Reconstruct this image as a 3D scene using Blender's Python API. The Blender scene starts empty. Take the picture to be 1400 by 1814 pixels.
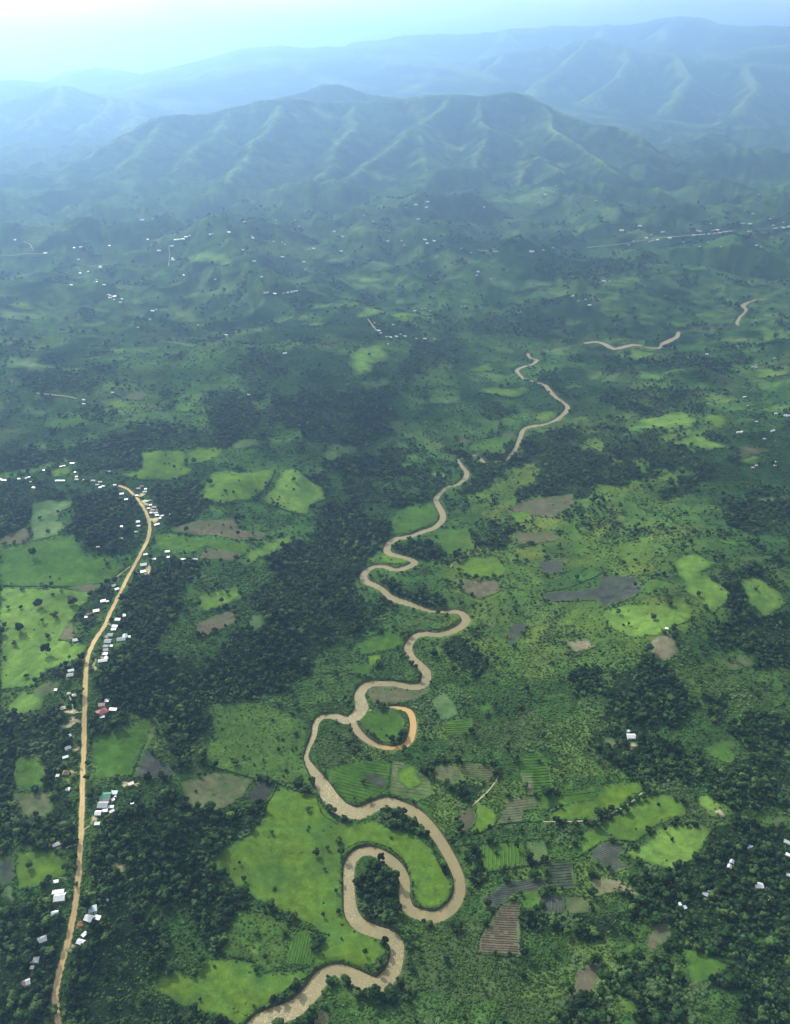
import bpy, math, random
import numpy as np
from mathutils import Vector, Matrix
from mathutils.geometry import delaunay_2d_cdt
random.seed(7)
RNG = np.random.default_rng(11)
R = math.radians
S = bpy.context.scene
COL = S.collection

# ------------------------------------------------------------------ camera
CAM_H, PITCH, F_PX, CX, CY, PW, PH = 700.0, 28.3, 1509.0, 700.0, 907.0, 1400, 1814
cam = bpy.data.objects.new('camera', bpy.data.cameras.new('camera'))
COL.objects.link(cam)
cam.location = (0, 0, CAM_H)
cam.rotation_euler = (R(90 - PITCH), 0, 0)
cam.data.sensor_fit = 'VERTICAL'
cam.data.angle = 2 * math.atan(PH / 2 / F_PX)
cam.data.clip_start, cam.data.clip_end = 1.0, 90000.0
S.camera = cam

# ------------------------------------------------------------------ sun, sky, exposure
SUN_EL, SUN_AZ = 38.0, -38.0            # azimuth from +Y, negative = to the left
sun = bpy.data.objects.new('sun', bpy.data.lights.new('sun', 'SUN'))
COL.objects.link(sun)
sun.data.energy = 5.0
sun.data.angle = R(0.53)
sun.data.color = (1.0, 0.95, 0.86)
sv = Vector((math.sin(R(SUN_AZ)) * math.cos(R(SUN_EL)), math.cos(R(SUN_AZ)) * math.cos(R(SUN_EL)), math.sin(R(SUN_EL))))
sun.rotation_euler = sv.to_track_quat('Z', 'Y').to_euler()
W = bpy.data.worlds.new('World'); S.world = W; W.use_nodes = True
wn, wl = W.node_tree.nodes, W.node_tree.links
bg = wn['Background']
sky = wn.new('ShaderNodeTexSky'); sky.sky_type = 'NISHITA'; sky.sun_disc = False
sky.sun_elevation, sky.sun_rotation = R(SUN_EL), R(SUN_AZ)
sky.dust_density, sky.air_density, sky.ozone_density, sky.altitude = 5.0, 1.0, 1.0, 1700
tc = wn.new('ShaderNodeTexCoord'); mp = wn.new('ShaderNodeMapping'); mp.inputs['Scale'].default_value = (1.6, 1.6, 7.0); wl.new(tc.outputs['Generated'], mp.inputs[0])
cn = wn.new('ShaderNodeTexNoise'); cn.inputs['Scale'].default_value = 1.5; cn.inputs['Detail'].default_value = 7; cn.inputs['Roughness'].default_value = 0.6; cn.inputs['Distortion'].default_value = 0.5; wl.new(mp.outputs[0], cn.inputs['Vector'])
cr = wn.new('ShaderNodeValToRGB'); cr.color_ramp.elements[0].position = 0.30; cr.color_ramp.elements[1].position = 0.52; wl.new(cn.outputs['Fac'], cr.inputs[0])
cm = wn.new('ShaderNodeMix'); cm.data_type = 'RGBA'; wl.new(cr.outputs[0], cm.inputs['Factor']); wl.new(sky.outputs[0], cm.inputs['A']); # white cloud sheets, brighter towards the sun
dp = wn.new('ShaderNodeVectorMath'); dp.operation = 'DOT_PRODUCT'; wl.new(tc.outputs['Generated'], dp.inputs[0]); dp.inputs[1].default_value = tuple(sv)
d1 = wn.new('ShaderNodeMath'); d1.operation = 'MULTIPLY_ADD'; wl.new(dp.outputs['Value'], d1.inputs[0]); d1.inputs[1].default_value = 0.5; d1.inputs[2].default_value = 0.5
d2 = wn.new('ShaderNodeMath'); d2.operation = 'POWER'; wl.new(d1.outputs[0], d2.inputs[0]); d2.inputs[1].default_value = 8.0
d3 = wn.new('ShaderNodeMath'); d3.operation = 'MULTIPLY_ADD'; wl.new(d2.outputs[0], d3.inputs[0]); d3.inputs[1].default_value = 60.0; d3.inputs[2].default_value = 9.0
cb = wn.new('ShaderNodeCombineColor'); [wl.new(d3.outputs[0], cb.inputs[i]) for i in range(3)]; wl.new(cb.outputs[0], cm.inputs['B'])
wl.new(cm.outputs['Result'], bg.inputs[0])
bg.inputs[1].default_value = 0.05
S.view_settings.view_transform = 'Standard'
S.view_settings.look = 'None'
S.view_settings.gamma = 1
S.view_settings.exposure = 0.98
S.view_settings.use_curve_mapping = False
S.cycles.use_denoising = True
S.cycles.max_bounces = 6
S.cycles.diffuse_bounces = 2
S.cycles.transmission_bounces = 2
S.cycles.volume_bounces = 0
S.cycles.sample_clamp_indirect = 4

# ------------------------------------------------------------------ maths helpers
def sm(a, b, x):
    t = np.clip((x - a) / (b - a), 0, 1); return t * t * (3 - 2 * t)
def _hash(ix, iy, s):
    n = (ix.astype(np.int64) * 374761393 + iy.astype(np.int64) * 668265263 + s * 974634667) & 0xffffffff
    n = ((n ^ (n >> 13)) * 1274126177) & 0xffffffff
    return (n ^ (n >> 16)) & 0xffffffff
def rnd2(ix, iy, s): return _hash(ix, iy, s) / 4294967295.0
def noise(x, y, s=0):
    xi, yi = np.floor(x), np.floor(y); fx, fy = x - xi, y - yi
    ux, uy = fx * fx * fx * (fx * (fx * 6 - 15) + 10), fy * fy * fy * (fy * (fy * 6 - 15) + 10)
    def g(ox, oy):
        a = rnd2(xi + ox, yi + oy, s) * 6.2831853
        return np.cos(a) * (fx - ox) + np.sin(a) * (fy - oy)
    a = g(0, 0); b = g(1, 0); c = g(0, 1); d = g(1, 1)
    return 1.5 * ((a + (b - a) * ux) + ((c + (d - c) * ux) - (a + (b - a) * ux)) * uy)
def fbm(x, y, wl_, octv=3, s=0, gain=0.5):
    t = 0; a = 1.0; f = 1.0 / wl_; n = 0
    for i in range(octv):
        t = t + a * noise(x * f + 13.7 * i, y * f - 7.1 * i, s + i); n += a; a *= gain; f *= 2.03
    return t / n
def ridged(x, y, wl_, octv=3, s=0):
    t = 0; a = 1.0; f = 1.0 / wl_; n = 0
    for i in range(octv):
        t = t + a * (1 - np.abs(noise(x * f + 5.3 * i, y * f + 3.9 * i, s + i)) * 1.6); n += a; a *= 0.5; f *= 2.1
    return np.clip(t / n, 0, 1)
CP, SP = math.cos(R(PITCH)), math.sin(R(PITCH))
def rays(px, py):
    u = (np.asarray(px, float) - CX) / F_PX; v = -(np.asarray(py, float) - CY) / F_PX
    return u, CP + v * SP, -SP + v * CP           # world direction
def on_plane(px, py, z=0.0):
    dx, dy, dz = rays(px, py); t = (z - CAM_H) / dz
    return dx * t, dy * t
def at_dist(px, py, D):
    dx, dy, dz = rays(px, py); t = np.asarray(D, float) / np.hypot(dx, dy)
    return np.stack([dx * t, dy * t, CAM_H + dz * t], -1)
def project(x, y, z):
    dz = z - CAM_H; f = y * CP - dz * SP; up = y * SP + dz * CP
    f = np.maximum(f, 1.0)
    return CX + F_PX * x / f, CY - F_PX * up / f, f
def seg_dist(x, y, A, B, extra=None):
    """distance of points to segments A-B (n,2): (distance, value of extra interpolated at the nearest point)"""
    shp = x.shape; x = x.ravel(); y = y.ravel()
    out = np.full(x.shape, 1e9); val = np.zeros(x.shape)
    d = B - A; L = (d ** 2).sum(1) + 1e-9
    for k in range(0, len(x), 20000):
        xx = x[k:k + 20000, None]; yy = y[k:k + 20000, None]
        t = np.clip(((xx - A[:, 0]) * d[:, 0] + (yy - A[:, 1]) * d[:, 1]) / L, 0, 1)
        dd = (xx - A[:, 0] - t * d[:, 0]) ** 2 + (yy - A[:, 1] - t * d[:, 1]) ** 2
        i = dd.argmin(1); r = np.arange(len(i))
        out[k:k + 20000] = np.sqrt(dd[r, i])
        if extra is not None:
            val[k:k + 20000] = extra[0][i] + (extra[1][i] - extra[0][i]) * t[r, i]
    return out.reshape(shp), val.reshape(shp)

# ------------------------------------------------------------------ river course (photo coordinates: x, y, width)
RIVER = [
 [(420,1850,34),(445,1828,34),(468,1807,34),(518,1789,34),(550,1761,32),(571,1732,30),(596,1720,27),(621,1727,28),(650,1741,30),(671,1745,30),
  (693,1725,28),(703,1696,25),(702,1671,25),(687,1657,24),(664,1650,25),(639,1639,26),(623,1618,25),(619,1589,21),(618,1557,20),(620,1532,20),
  (632,1514,20),(654,1508,20),(679,1516,21),(704,1536,21),(717,1561,19),(717,1589,20),(725,1611,21),(746,1621,23),(771,1625,24),(796,1612,23),
  (812,1589,21),(814,1561,20),(804,1532,20),(784,1496,20),(764,1468,21),(739,1443,23),(711,1429,23),(686,1421,22),(661,1430,25),(636,1441,28),
  (607,1434,30),(586,1414,30),(571,1389,24),(554,1364,15),(543,1345,9),(545,1330,7),(552,1314,9),(557,1300,10),(560,1282,11),(571,1271,13),
  (596,1270,16),(614,1277,20),(629,1271,24),(641,1254,24),(637,1232,19),(648,1216,18),(671,1211,17),(700,1212,16),(729,1218,17),(750,1213,17),
  (756,1193,17),(744,1179,17),(728,1164,16),(723,1148,15),(727,1138,14),(737,1127,14),(755,1123,14),(775,1125,15),(797,1120,15),(817,1110,16),
  (826,1099,16),(818,1087,14),(802,1084,11),(775,1085,9),(755,1081,9),(730,1072,14),(705,1064,17),(690,1057,14),(680,1047,12),(665,1038,14),(649,1031,16),
  (644,1022,14),(650,1011,12),(665,1004,11),(680,1004,11),(700,1010,13),(720,1006,13),(735,997,13),(722,990,12),(702,985,14),(687,979,14),
  (688,965,12),(702,955,13),(725,951,12),(750,942,12),(770,935,12),(783,922,12),(784,910,12),(776,895,11),(772,885,10),(779,875,8),
  (791,864,8),(810,859,7),(825,846,10),(826,836,9),(817,824,7),(811,815,5)],
 [(838,807,5),(845,809,7),(853,815,8),(858,819,4)],
 [(896,817,3),(906,806,7),(915,792,7),(921,777,8),(925,766,8),(930,759,8),(946,755,12),(965,752,7),(985,744,8),(1000,732,9),(1006,722,8),(997,712,7),
  (985,704,8),(975,694,9),(966,683,8),(952,678,5)],
 [(928,671,6),(917,660,8),(918,654,8),(930,649,7),(945,645,6)],[(952,638,8),(940,634,6),(934,626,6)],
 [(1035,608,9),(1055,606,12),(1072,610,14),(1087,618,14),(1105,615,14),(1125,611,12),(1150,616,6),(1170,616,10),(1177,608,13),(1190,602,12),(1200,596,9),(1202,588,7)],
 [(1311,577,4),(1306,573,7),(1311,562,6),(1322,550,6),(1317,541,10),(1337,532,6),(1365,530,4)],
]
BACKWATER = [(690,1253,6),(706,1254,9),(718,1257,11),(727,1263,12),(732,1280,12),(730,1300,13),(722,1318,13),(700,1326,11),(675,1323,11),(655,1315,12),(640,1303,13),(630,1290,13),(627,1281,10)]
WATER_Z = -2.5
def densify(pts, n=4):
    """Catmull-Rom through (x, y, w)"""
    P = np.array(pts, float); P = np.vstack([2 * P[0] - P[1], P, 2 * P[-1] - P[-2]]); o = []
    for i in range(1, len(P) - 2):
        for k in range(n):
            t = k / n; a, b, c, d = P[i - 1], P[i], P[i + 1], P[i + 2]
            o.append(0.5 * (2 * b + (c - a) * t + (2 * a - 5 * b + 4 * c - d) * t * t + (3 * b - a - 3 * c + d) * t ** 3))
    o.append(P[-2]); return np.array(o)
def world_strip(pts, z, n=4):
    q = densify(pts, n); x, y = on_plane(q[:, 0], q[:, 1], z)
    f = y * CP - (z - CAM_H) * SP
    return np.stack([x, y, np.maximum(q[:, 2], 1) * f / F_PX], -1)
RW = [world_strip(r, WATER_Z) for r in RIVER]; BW = world_strip(BACKWATER, WATER_Z)
chain = np.vstack(RW)                       # carve along the whole course, hidden reaches too
allseg = [(chain[:-1], chain[1:]), (BW[:-1], BW[1:])]
SA = np.vstack([a[:, :2] for a, b in allseg]); SB = np.vstack([b[:, :2] for a, b in allseg])
SWA = np.concatenate([a[:, 2] for a, b in allseg]); SWB = np.concatenate([b[:, 2] for a, b in allseg])
cx_, cy_ = on_plane(np.array([520, 600, 680, 640, 690, 720, 800, 930, 940, 1050, 1200, 1320, 1400]), np.array([1850, 1700, 1500, 1300, 1100, 950, 830, 720, 640, 612, 600, 550, 525]))

# ------------------------------------------------------------------ relief
BUMPS = []                                   # x, y, height, radius
for px, py, h, r in [(500,1000,34,95),(540,1080,44,85),(440,1180,34,80),(590,960,30,70),(230,1215,24,80),(270,1490,22,90),(380,1460,16,60),(1222,1010,24,70),(1150,1095,14,80),(1176,1150,12,42),(1340,1060,22,80),
                     (1270,1420,16,60),(1330,960,20,120),(1180,790,26,170),(1000,810,14,120),(600,720,45,170),(540,690,30,120),(650,640,55,170),(460,650,45,170),
                     (420,770,25,150),(120,690,25,180),(390,470,55,260),(930,365,50,300),(910,505,45,230)]:
    x, y = on_plane(px, py, 10); BUMPS.append((float(x), float(y), h, r))
def ground_z(x, y, channel=True):
    x = np.asarray(x, float); y = np.asarray(y, float)
    D = np.hypot(x, y)
    dr = np.full(x.shape, 2000.0); hw = np.zeros(x.shape)
    near = D < 3300
    if near.any():
        d, w = seg_dist(x[near], y[near], SA, SB, (SWA, SWB)); dr[near] = d; hw[near] = w / 2
    u = np.interp(y, cy_, cx_) - x
    z = 30 * sm(110, 330, u) * sm(2600, 1500, D) + 10 * sm(150, 500, -u)
    m = sm(40, 330, dr)
    n1 = fbm(x, y, 430, 3, 3); n2 = ridged(x + 90 * noise(x / 600, y / 600, 40), y, 1150, 3, 21); n3 = fbm(x, y, 150, 2, 9); n4 = ridged(x + 40 * noise(x / 260, y / 260, 43), y, 480, 3, 27)
    lf = sm(2200, 1100, D) * sm(250, 500, u)          # the village plateau stays gentle
    z = z + m * (1 - 0.85 * lf) * ((20 + 30 * sm(900, 3000, D)) * (n1 + 0.35) + (3 + 9 * sm(900, 2500, D)) * n3 + (150 * sm(1200, 3000, D) * sm(250, 700, dr) + 30 * sm(3000, 5500, D)) * np.maximum(n2 - 0.35, 0) + (60 * sm(1200, 2400, D) + 50 * sm(3000, 4500, D)) * sm(200, 600, dr) * np.maximum(n4 - 0.45, 0))
    z = z + m * 34 * sm(120, 260, u) * sm(620, 440, u) * sm(1750, 1400, y) * sm(480, 620, y) * (n4 - 0.45)     # gullied bluff above the river
    for bx, by, h, r in BUMPS:
        z = z + m * h * np.exp(-((x - bx) ** 2 + (y - by) ** 2) / (r * r))
    z = np.maximum(z, 0.15 * n1)
    if channel:
        k = sm(-1.6, 1.3, dr - hw)
        z = z * k - 5.4 * (1 - k)
    return z

def ridge_lines(L):
    """polyline(s) of (px, py, distance) -> segment arrays"""
    A, B = [], []
    for pl in L:
        q = np.array(pl, float); w = at_dist(q[:, 0], q[:, 1], q[:, 2])
        A.append(w[:-1]); B.append(w[1:])
    return np.vstack(A), np.vstack(B)
class Massif:
    def __init__(self, lines, slope, reach, rough, seed, foot=0.0, wl_=420):
        self.A, self.B = ridge_lines(lines); self.slope, self.reach, self.rough, self.seed, self.foot, self.wl = slope, reach, rough, seed, foot, wl_
        P = np.vstack([self.A, self.B]); m = 1.9 * P[:, 2].max() / slope
        self.box = (P[:, 0].min() - m, P[:, 0].max() + m, P[:, 1].min() - m, P[:, 1].max() + m)
    def z(self, x, y):
        x = np.asarray(x, float); y = np.asarray(y, float); shp = x.shape; x = x.ravel(); y = y.ravel()
        out = np.full(x.shape, -200.0)
        b = self.box; inn = (x > b[0]) & (x < b[1]) & (y > b[2]) & (y < b[3])
        if inn.any():
            X, Y = x[inn], y[inn]
            wx = X + 0.12 * self.wl * noise(X / self.wl, Y / self.wl, self.seed); wy = Y + 0.12 * self.wl * noise(X / self.wl + 9, Y / self.wl, self.seed + 1)
            best = np.full(X.shape, -200.0)
            for a, c in zip(self.A, self.B):
                d = c - a; t = np.clip(((wx - a[0]) * d[0] + (wy - a[1]) * d[1]) / (d[0] ** 2 + d[1] ** 2), 0, 1)
                dist = np.hypot(wx - a[0] - t * d[0], wy - a[1] - t * d[1])
                dist = np.sqrt(dist * dist + 20 * 20) - 20
                H = a[2] + d[2] * t + 70; h = H * np.exp(-dist * self.slope / np.maximum(H, 60)) - 70
                k = 14.0; e = np.clip(0.5 + 0.5 * (h - best) / k, 0, 1); best = best * (1 - e) + h * e + k * e * (1 - e)
            best = best + self.rough * sm(-70, 120, best) * (fbm(X, Y, self.wl * 0.5, 4, self.seed + 5) + 0.6 * (ridged(X, Y, self.wl * 0.8, 3, self.seed + 8) - 0.6))
            edge = np.minimum(np.minimum(X - b[0], b[1] - X), np.minimum(Y - b[2], b[3] - Y))
            out[inn] = best - 120 * sm(self.reach * 0.5, 0, edge)
        return out.reshape(shp)
M_MAIN = Massif([[(225,236,5600),(280,209,5800),(330,204,5900),(400,191,6000),(450,179,6000),(505,175,6000),(560,179,6100),(640,181,6200),(735,174,6200),(800,167,6200),(850,169,6200),(905,164,6200),(930,168,6200),(960,184,6100),(1000,201,6000),(1040,214,5900),(1090,224,5800),(1130,242,5600)],
  [(640,182,6200),(625,215,5800),(605,255,5400),(585,295,5000),(545,335,4600)],[(800,168,6200),(770,200,5900),(745,216,5700),(705,250,5400),(660,285,5100),(600,325,4700)],
  [(745,216,5700),(740,260,5300),(745,300,5000),(730,345,4700)],[(850,170,6200),(855,205,5900),(875,228,5700),(915,248,5500),(955,280,5200),(1000,305,4900)],
  [(955,280,5200),(920,320,4900),(880,365,4500)],[(875,228,5700),(850,270,5300),(840,310,5000),(820,350,4650)],
  [(505,176,6000),(490,215,5600),(450,260,5200),(420,300,4900),(390,335,4600)],[(400,192,6000),(370,240,5500),(330,280,5100)],
  [(300,206,5850),(270,250,5400),(230,280,5100)],[(960,184,6100),(985,230,5600),(1040,270,5200),(1090,300,4900)]], 0.72, 420, 24, 50)
M_KNOB = Massif([[(480,177,7100),(535,163,7100),(552,156,7100),(568,148,7100),(600,149,7100),(622,155,7100),(640,163,7100),(670,168,7200),(720,174,7200)]], 0.85, 400, 10, 60)
M_LEFT = Massif([[(-160,205,8500),(-60,192,8600),(0,181,8700),(60,166,8900),(85,156,9000),(110,149,9000),(132,153,9000),(170,166,9000),(200,175,8900),(240,174,8900),(285,187,8700),(340,203,8500)],
  [(110,150,9000),(100,180,8400),(70,205,7800)],[(200,175,8900),(180,205,8200),(140,230,7500)],[(240,174,8900),(250,205,8200),(225,225,7600)]], 0.7, 700, 24, 70)
M_MID = Massif([[(800,125,11346),(845,106,11465),(895,91,11587),(935,86,11587),(965,79,11587),(990,88,11587),(1012,72,11709),(1040,67,11709),(1080,71,11709),(1115,83,11587),(1155,94,11465),(1200,92,11465),(1245,103,11346),(1300,103,11346),(1325,113,11346),(1400,117,11346),(1500,125,11346)],
  [(1040,67,11709),(1010,105,10736),(960,145,9760)],[(1115,83,11587),(1105,125,10614),(1050,165,9516)],[(1200,92,11465),(1225,135,10492),(1190,180,9394)],[(895,91,11587),(870,120,10736)],[(1325,113,11346),(1340,150,10370),(1320,190,9272)]], 0.85, 800, 34, 80, wl_=600)
M_FAR = Massif([[(620,76,14478),(700,66,14583),(760,61,14688),(825,60,14688),(900,52,14688),(975,47,14688),(1015,47,14688),(1075,42,14688),(1115,45,14688),(1170,32,14898),(1200,28,14898),(1240,32,14898),(1275,42,14688),(1325,47,14688),(1400,48,14688),(1520,55,14688)],
  [(1200,28,14898),(1180,60,13849),(1150,85,12905)],[(1075,42,14688),(1060,65,13849)],[(900,52,14688),(880,75,13639)]], 0.75, 1300, 35, 90, wl_=900)
M_SIDE = Massif([[(1255,120,12213),(1300,96,12531),(1340,83,12744),(1400,76,12744),(1520,70,12744)]], 0.7, 900, 25, 100, wl_=900)
M_LOW = Massif([[(240,158,9200),(330,140,10000),(430,118,10800),(520,104,11200),(620,98,11600),(720,104,11200),(820,118,10400)],[(420,86,13600),(520,81,13600),(600,83,13600),(700,72,13600)]], 0.3, 1100, 30, 110, wl_=1000)
M_PALE = Massif([[(-120,150,10200),(-30,143,10370),(30,140,10455),(80,146,10370),(150,160,10030)],[(120,128,13175),(180,118,13430),(240,128,13175)]], 0.35, 800, 20, 120, wl_=900)
MASSIFS = [M_MAIN, M_KNOB, M_LEFT, M_MID, M_FAR, M_SIDE, M_LOW, M_PALE]
NC, NR = 760, 660
az = np.linspace(R(-46), R(46), NC)
dep = np.concatenate([np.linspace(R(70), R(1.6), NR - 12), np.geomspace(R(1.5), R(1.1), 12)])
Dg = (CAM_H) / np.tan(dep)
AZ, DD = np.meshgrid(az, Dg); GX, GY = DD * np.sin(AZ), DD * np.cos(AZ)
GZ = ground_z(GX, GY)
SZ = GZ.copy()
for _m in MASSIFS[:4]: SZ = np.maximum(SZ, _m.z(GX, GY))
def _look(A, x, y):
    """height read off the polar grid of the relief"""
    x = np.asarray(x, float); y = np.asarray(y, float)
    c = np.clip((np.arctan2(x, y) - az[0]) / (az[1] - az[0]), 0, NC - 1.001); r = np.clip(np.interp(np.hypot(x, y), Dg, np.arange(NR)), 0, NR - 1.001)
    ci, ri = c.astype(int), r.astype(int); fc, fr = c - ci, r - ri
    return (A[ri, ci] * (1 - fc) + A[ri, ci + 1] * fc) * (1 - fr) + (A[ri + 1, ci] * (1 - fc) + A[ri + 1, ci + 1] * fc) * fr
def surf_z(x, y): return _look(SZ, x, y)
def pick(px, py):
    """photo pixels -> points of the relief the rays meet"""
    px = np.atleast_1d(np.asarray(px, float)); py = np.atleast_1d(np.asarray(py, float))
    dx, dy, dz = rays(px, py); hl = np.hypot(dx, dy); dx, dy, dz = dx / hl, dy / hl, dz / hl
    lo = np.full(px.shape, 330.0); hi = np.full(px.shape, 16000.0); done = np.zeros(px.shape, bool)
    t0 = np.clip((CAM_H - 130) / np.maximum(-dz, 0.02) * 0.75, 330, 15000)
    t1 = np.clip((CAM_H + 6) / np.maximum(-dz, 0.02) * 1.02, 400, 16000)
    if (py < 420).any(): t0 = np.where(py < 420, np.minimum(t0, 2600), t0)
    n = 70; prev = t0.copy()
    for k in range(1, n + 1):
        t = t0 * (t1 / t0) ** (k / n); a = ~done
        if not a.any(): break
        below = np.zeros(px.shape, bool); below[a] = CAM_H + dz[a] * t[a] < surf_z(dx[a] * t[a], dy[a] * t[a])
        new = a & below; lo[new] = prev[new]; hi[new] = t[new]; done |= new; prev = t
    lo = np.where(done, lo, t1); hi = np.where(done, hi, t1)
    for k in range(9):
        t = (lo + hi) / 2; b = CAM_H + dz * t < surf_z(dx * t, dy * t); hi = np.where(b, t, hi); lo = np.where(b, lo, t)
    return np.stack([dx * hi, dy * hi, surf_z(dx * hi, dy * hi)], -1)

# ------------------------------------------------------------------ object helpers
def tag(o, label=None, cat=None, group=None, kind=None):
    if label: o['label'] = label
    if cat: o['category'] = cat
    if group: o['group'] = group
    if kind: o['kind'] = kind
    return o
def mesh(name, V, F, mats=(), smooth=False, midx=None):
    me = bpy.data.meshes.new(name)
    me.from_pydata([tuple(v) for v in V], [], [tuple(f) for f in F])
    for m in mats: me.materials.append(m)
    if midx is not None: me.polygons.foreach_set('material_index', np.asarray(midx, np.int32))
    if smooth: me.polygons.foreach_set('use_smooth', [True] * len(me.polygons))
    me.update(); return me
def grid_mesh(name, X, Y, Z, mats, smooth=True):
    r, c = X.shape
    me = bpy.data.meshes.new(name)
    co = np.stack([X, Y, Z], -1).reshape(-1, 3).astype(np.float32)
    i = np.arange(r * c).reshape(r, c)
    q = np.stack([i[:-1, :-1], i[:-1, 1:], i[1:, 1:], i[1:, :-1]], -1).reshape(-1, 4)
    me.vertices.add(len(co)); me.vertices.foreach_set('co', co.ravel())
    me.loops.add(q.size); me.loops.foreach_set('vertex_index', q.ravel().astype(np.int32))
    me.polygons.add(len(q)); me.polygons.foreach_set('loop_start', np.arange(0, q.size, 4, dtype=np.int32))
    me.polygons.foreach_set('use_smooth', np.ones(len(q), bool))
    for m in mats: me.materials.append(m)
    me.update(calc_edges=True); return me
def put(name, me, loc=(0, 0, 0), rz=0.0, parent=None, scale=1.0):
    o = bpy.data.objects.new(name, me); COL.objects.link(o)
    o.location = loc; o.rotation_euler = (0, 0, rz)
    o.scale = scale if hasattr(scale, '__len__') else (scale,) * 3
    if parent is not None: o.parent = parent
    return o

# ------------------------------------------------------------------ materials
class NT:
    def __init__(self, name):
        self.m = bpy.data.materials.new(name); self.m.use_nodes = True
        self.t = self.m.node_tree; self.N = self.t.nodes; self.L = self.t.links; self.p = self.N['Principled BSDF']
        self.p.inputs['Roughness'].default_value = 0.9; self.p.inputs['Specular IOR Level'].default_value = 0.0
    def noise(self, scale, detail=3, coord='Position', rough=0.6, dist=0.0):
        n = self.N.new('ShaderNodeTexNoise'); n.inputs['Scale'].default_value = scale; n.inputs['Detail'].default_value = detail
        n.inputs['Roughness'].default_value = rough; n.inputs['Distortion'].default_value = dist
        if coord == 'Position': g = self.N.new('ShaderNodeNewGeometry'); self.L.new(g.outputs['Position'], n.inputs['Vector'])
        else: g = self.N.new('ShaderNodeTexCoord'); self.L.new(g.outputs[coord], n.inputs['Vector'])
        return n.outputs['Fac']
    def ramp(self, fac, stops):
        r = self.N.new('ShaderNodeValToRGB'); e = r.color_ramp.elements
        while len(e) < len(stops): e.new(0.5)
        for k, (p, c) in enumerate(stops): e[k].position = p; e[k].color = (*c, 1) if len(c) == 3 else c
        self.L.new(fac, r.inputs[0]); return r.outputs[0]
    def mix(self, a, b, fac, mode='MIX'):
        x = self.N.new('ShaderNodeMix'); x.data_type = 'RGBA'; x.blend_type = mode
        for s, v in ((x.inputs['Factor'], fac), (x.inputs['A'], a), (x.inputs['B'], b)):
            if hasattr(v, 'is_linked') or isinstance(v, bpy.types.NodeSocket): self.L.new(v, s)
            elif isinstance(v, (int, float)): s.default_value = v
            else: s.default_value = (*v, 1)
        return x.outputs['Result']
    def col(self, c): self.L.new(c, self.p.inputs['Base Color'])
    def bump(self, h, strength=0.5, dist=0.3):
        b = self.N.new('ShaderNodeBump'); b.inputs['Strength'].default_value = strength; b.inputs['Distance'].default_value = dist
        self.L.new(h, b.inputs['Height']); self.L.new(b.outputs[0], self.p.inputs['Normal'])
def dapple(n, c, lo=0.7, hi=1.3, s1=0.35, s2=0.06):
    """multiplies a colour by fine and broad mottling"""
    a = n.ramp(n.noise(s1, 5, rough=0.7), [(0.25, (lo,) * 3), (0.75, (hi,) * 3)])
    b = n.ramp(n.noise(s2, 4), [(0.3, (lo * 1.12,) * 3), (0.7, (hi * 0.95,) * 3)])
    return n.mix(n.mix(c, a, 1.0, 'MULTIPLY'), b, 1.0, 'MULTIPLY')
KA = 0.82                                     # picks the darker end of natural ground colours
def sc_(c): return tuple(v * KA for v in c)
def plain_mat(name, c, lo=0.75, hi=1.25, s1=0.35, s2=0.05, bump=0.0, rough=0.9):
    n = NT(name); n.col(dapple(n, sc_(c), lo, hi, s1, s2)); n.p.inputs['Roughness'].default_value = rough
    if bump: n.bump(n.noise(s1 * 1.5, 5, rough=0.75), 0.8, bump)
    return n.m
def mix_mat(name, c1, c2, s=0.03, bump=0.3, lo=0.75, hi=1.25, s1=0.5, edge=(0.42, 0.6)):
    """two colours of ground in soft patches"""
    n = NT(name); f = n.ramp(n.noise(s, 5, rough=0.65, dist=0.4), [(edge[0], (0, 0, 0)), (edge[1], (1, 1, 1))])
    c = dapple(n, n.mix(sc_(c1), sc_(c2), f), lo, hi, s1, 0.1)
    at = n.N.new('ShaderNodeAttribute'); at.attribute_name = 'tone'; fd = n.N.new('ShaderNodeAttribute'); fd.attribute_name = 'fade'
    n.col(dapple(n, n.mix(at.outputs['Color'], c, fd.outputs['Fac']), 0.70, 1.30, 0.12, 0.025)); n.bump(n.noise(s1, 5, rough=0.75), 0.9, bump); return n.m
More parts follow.
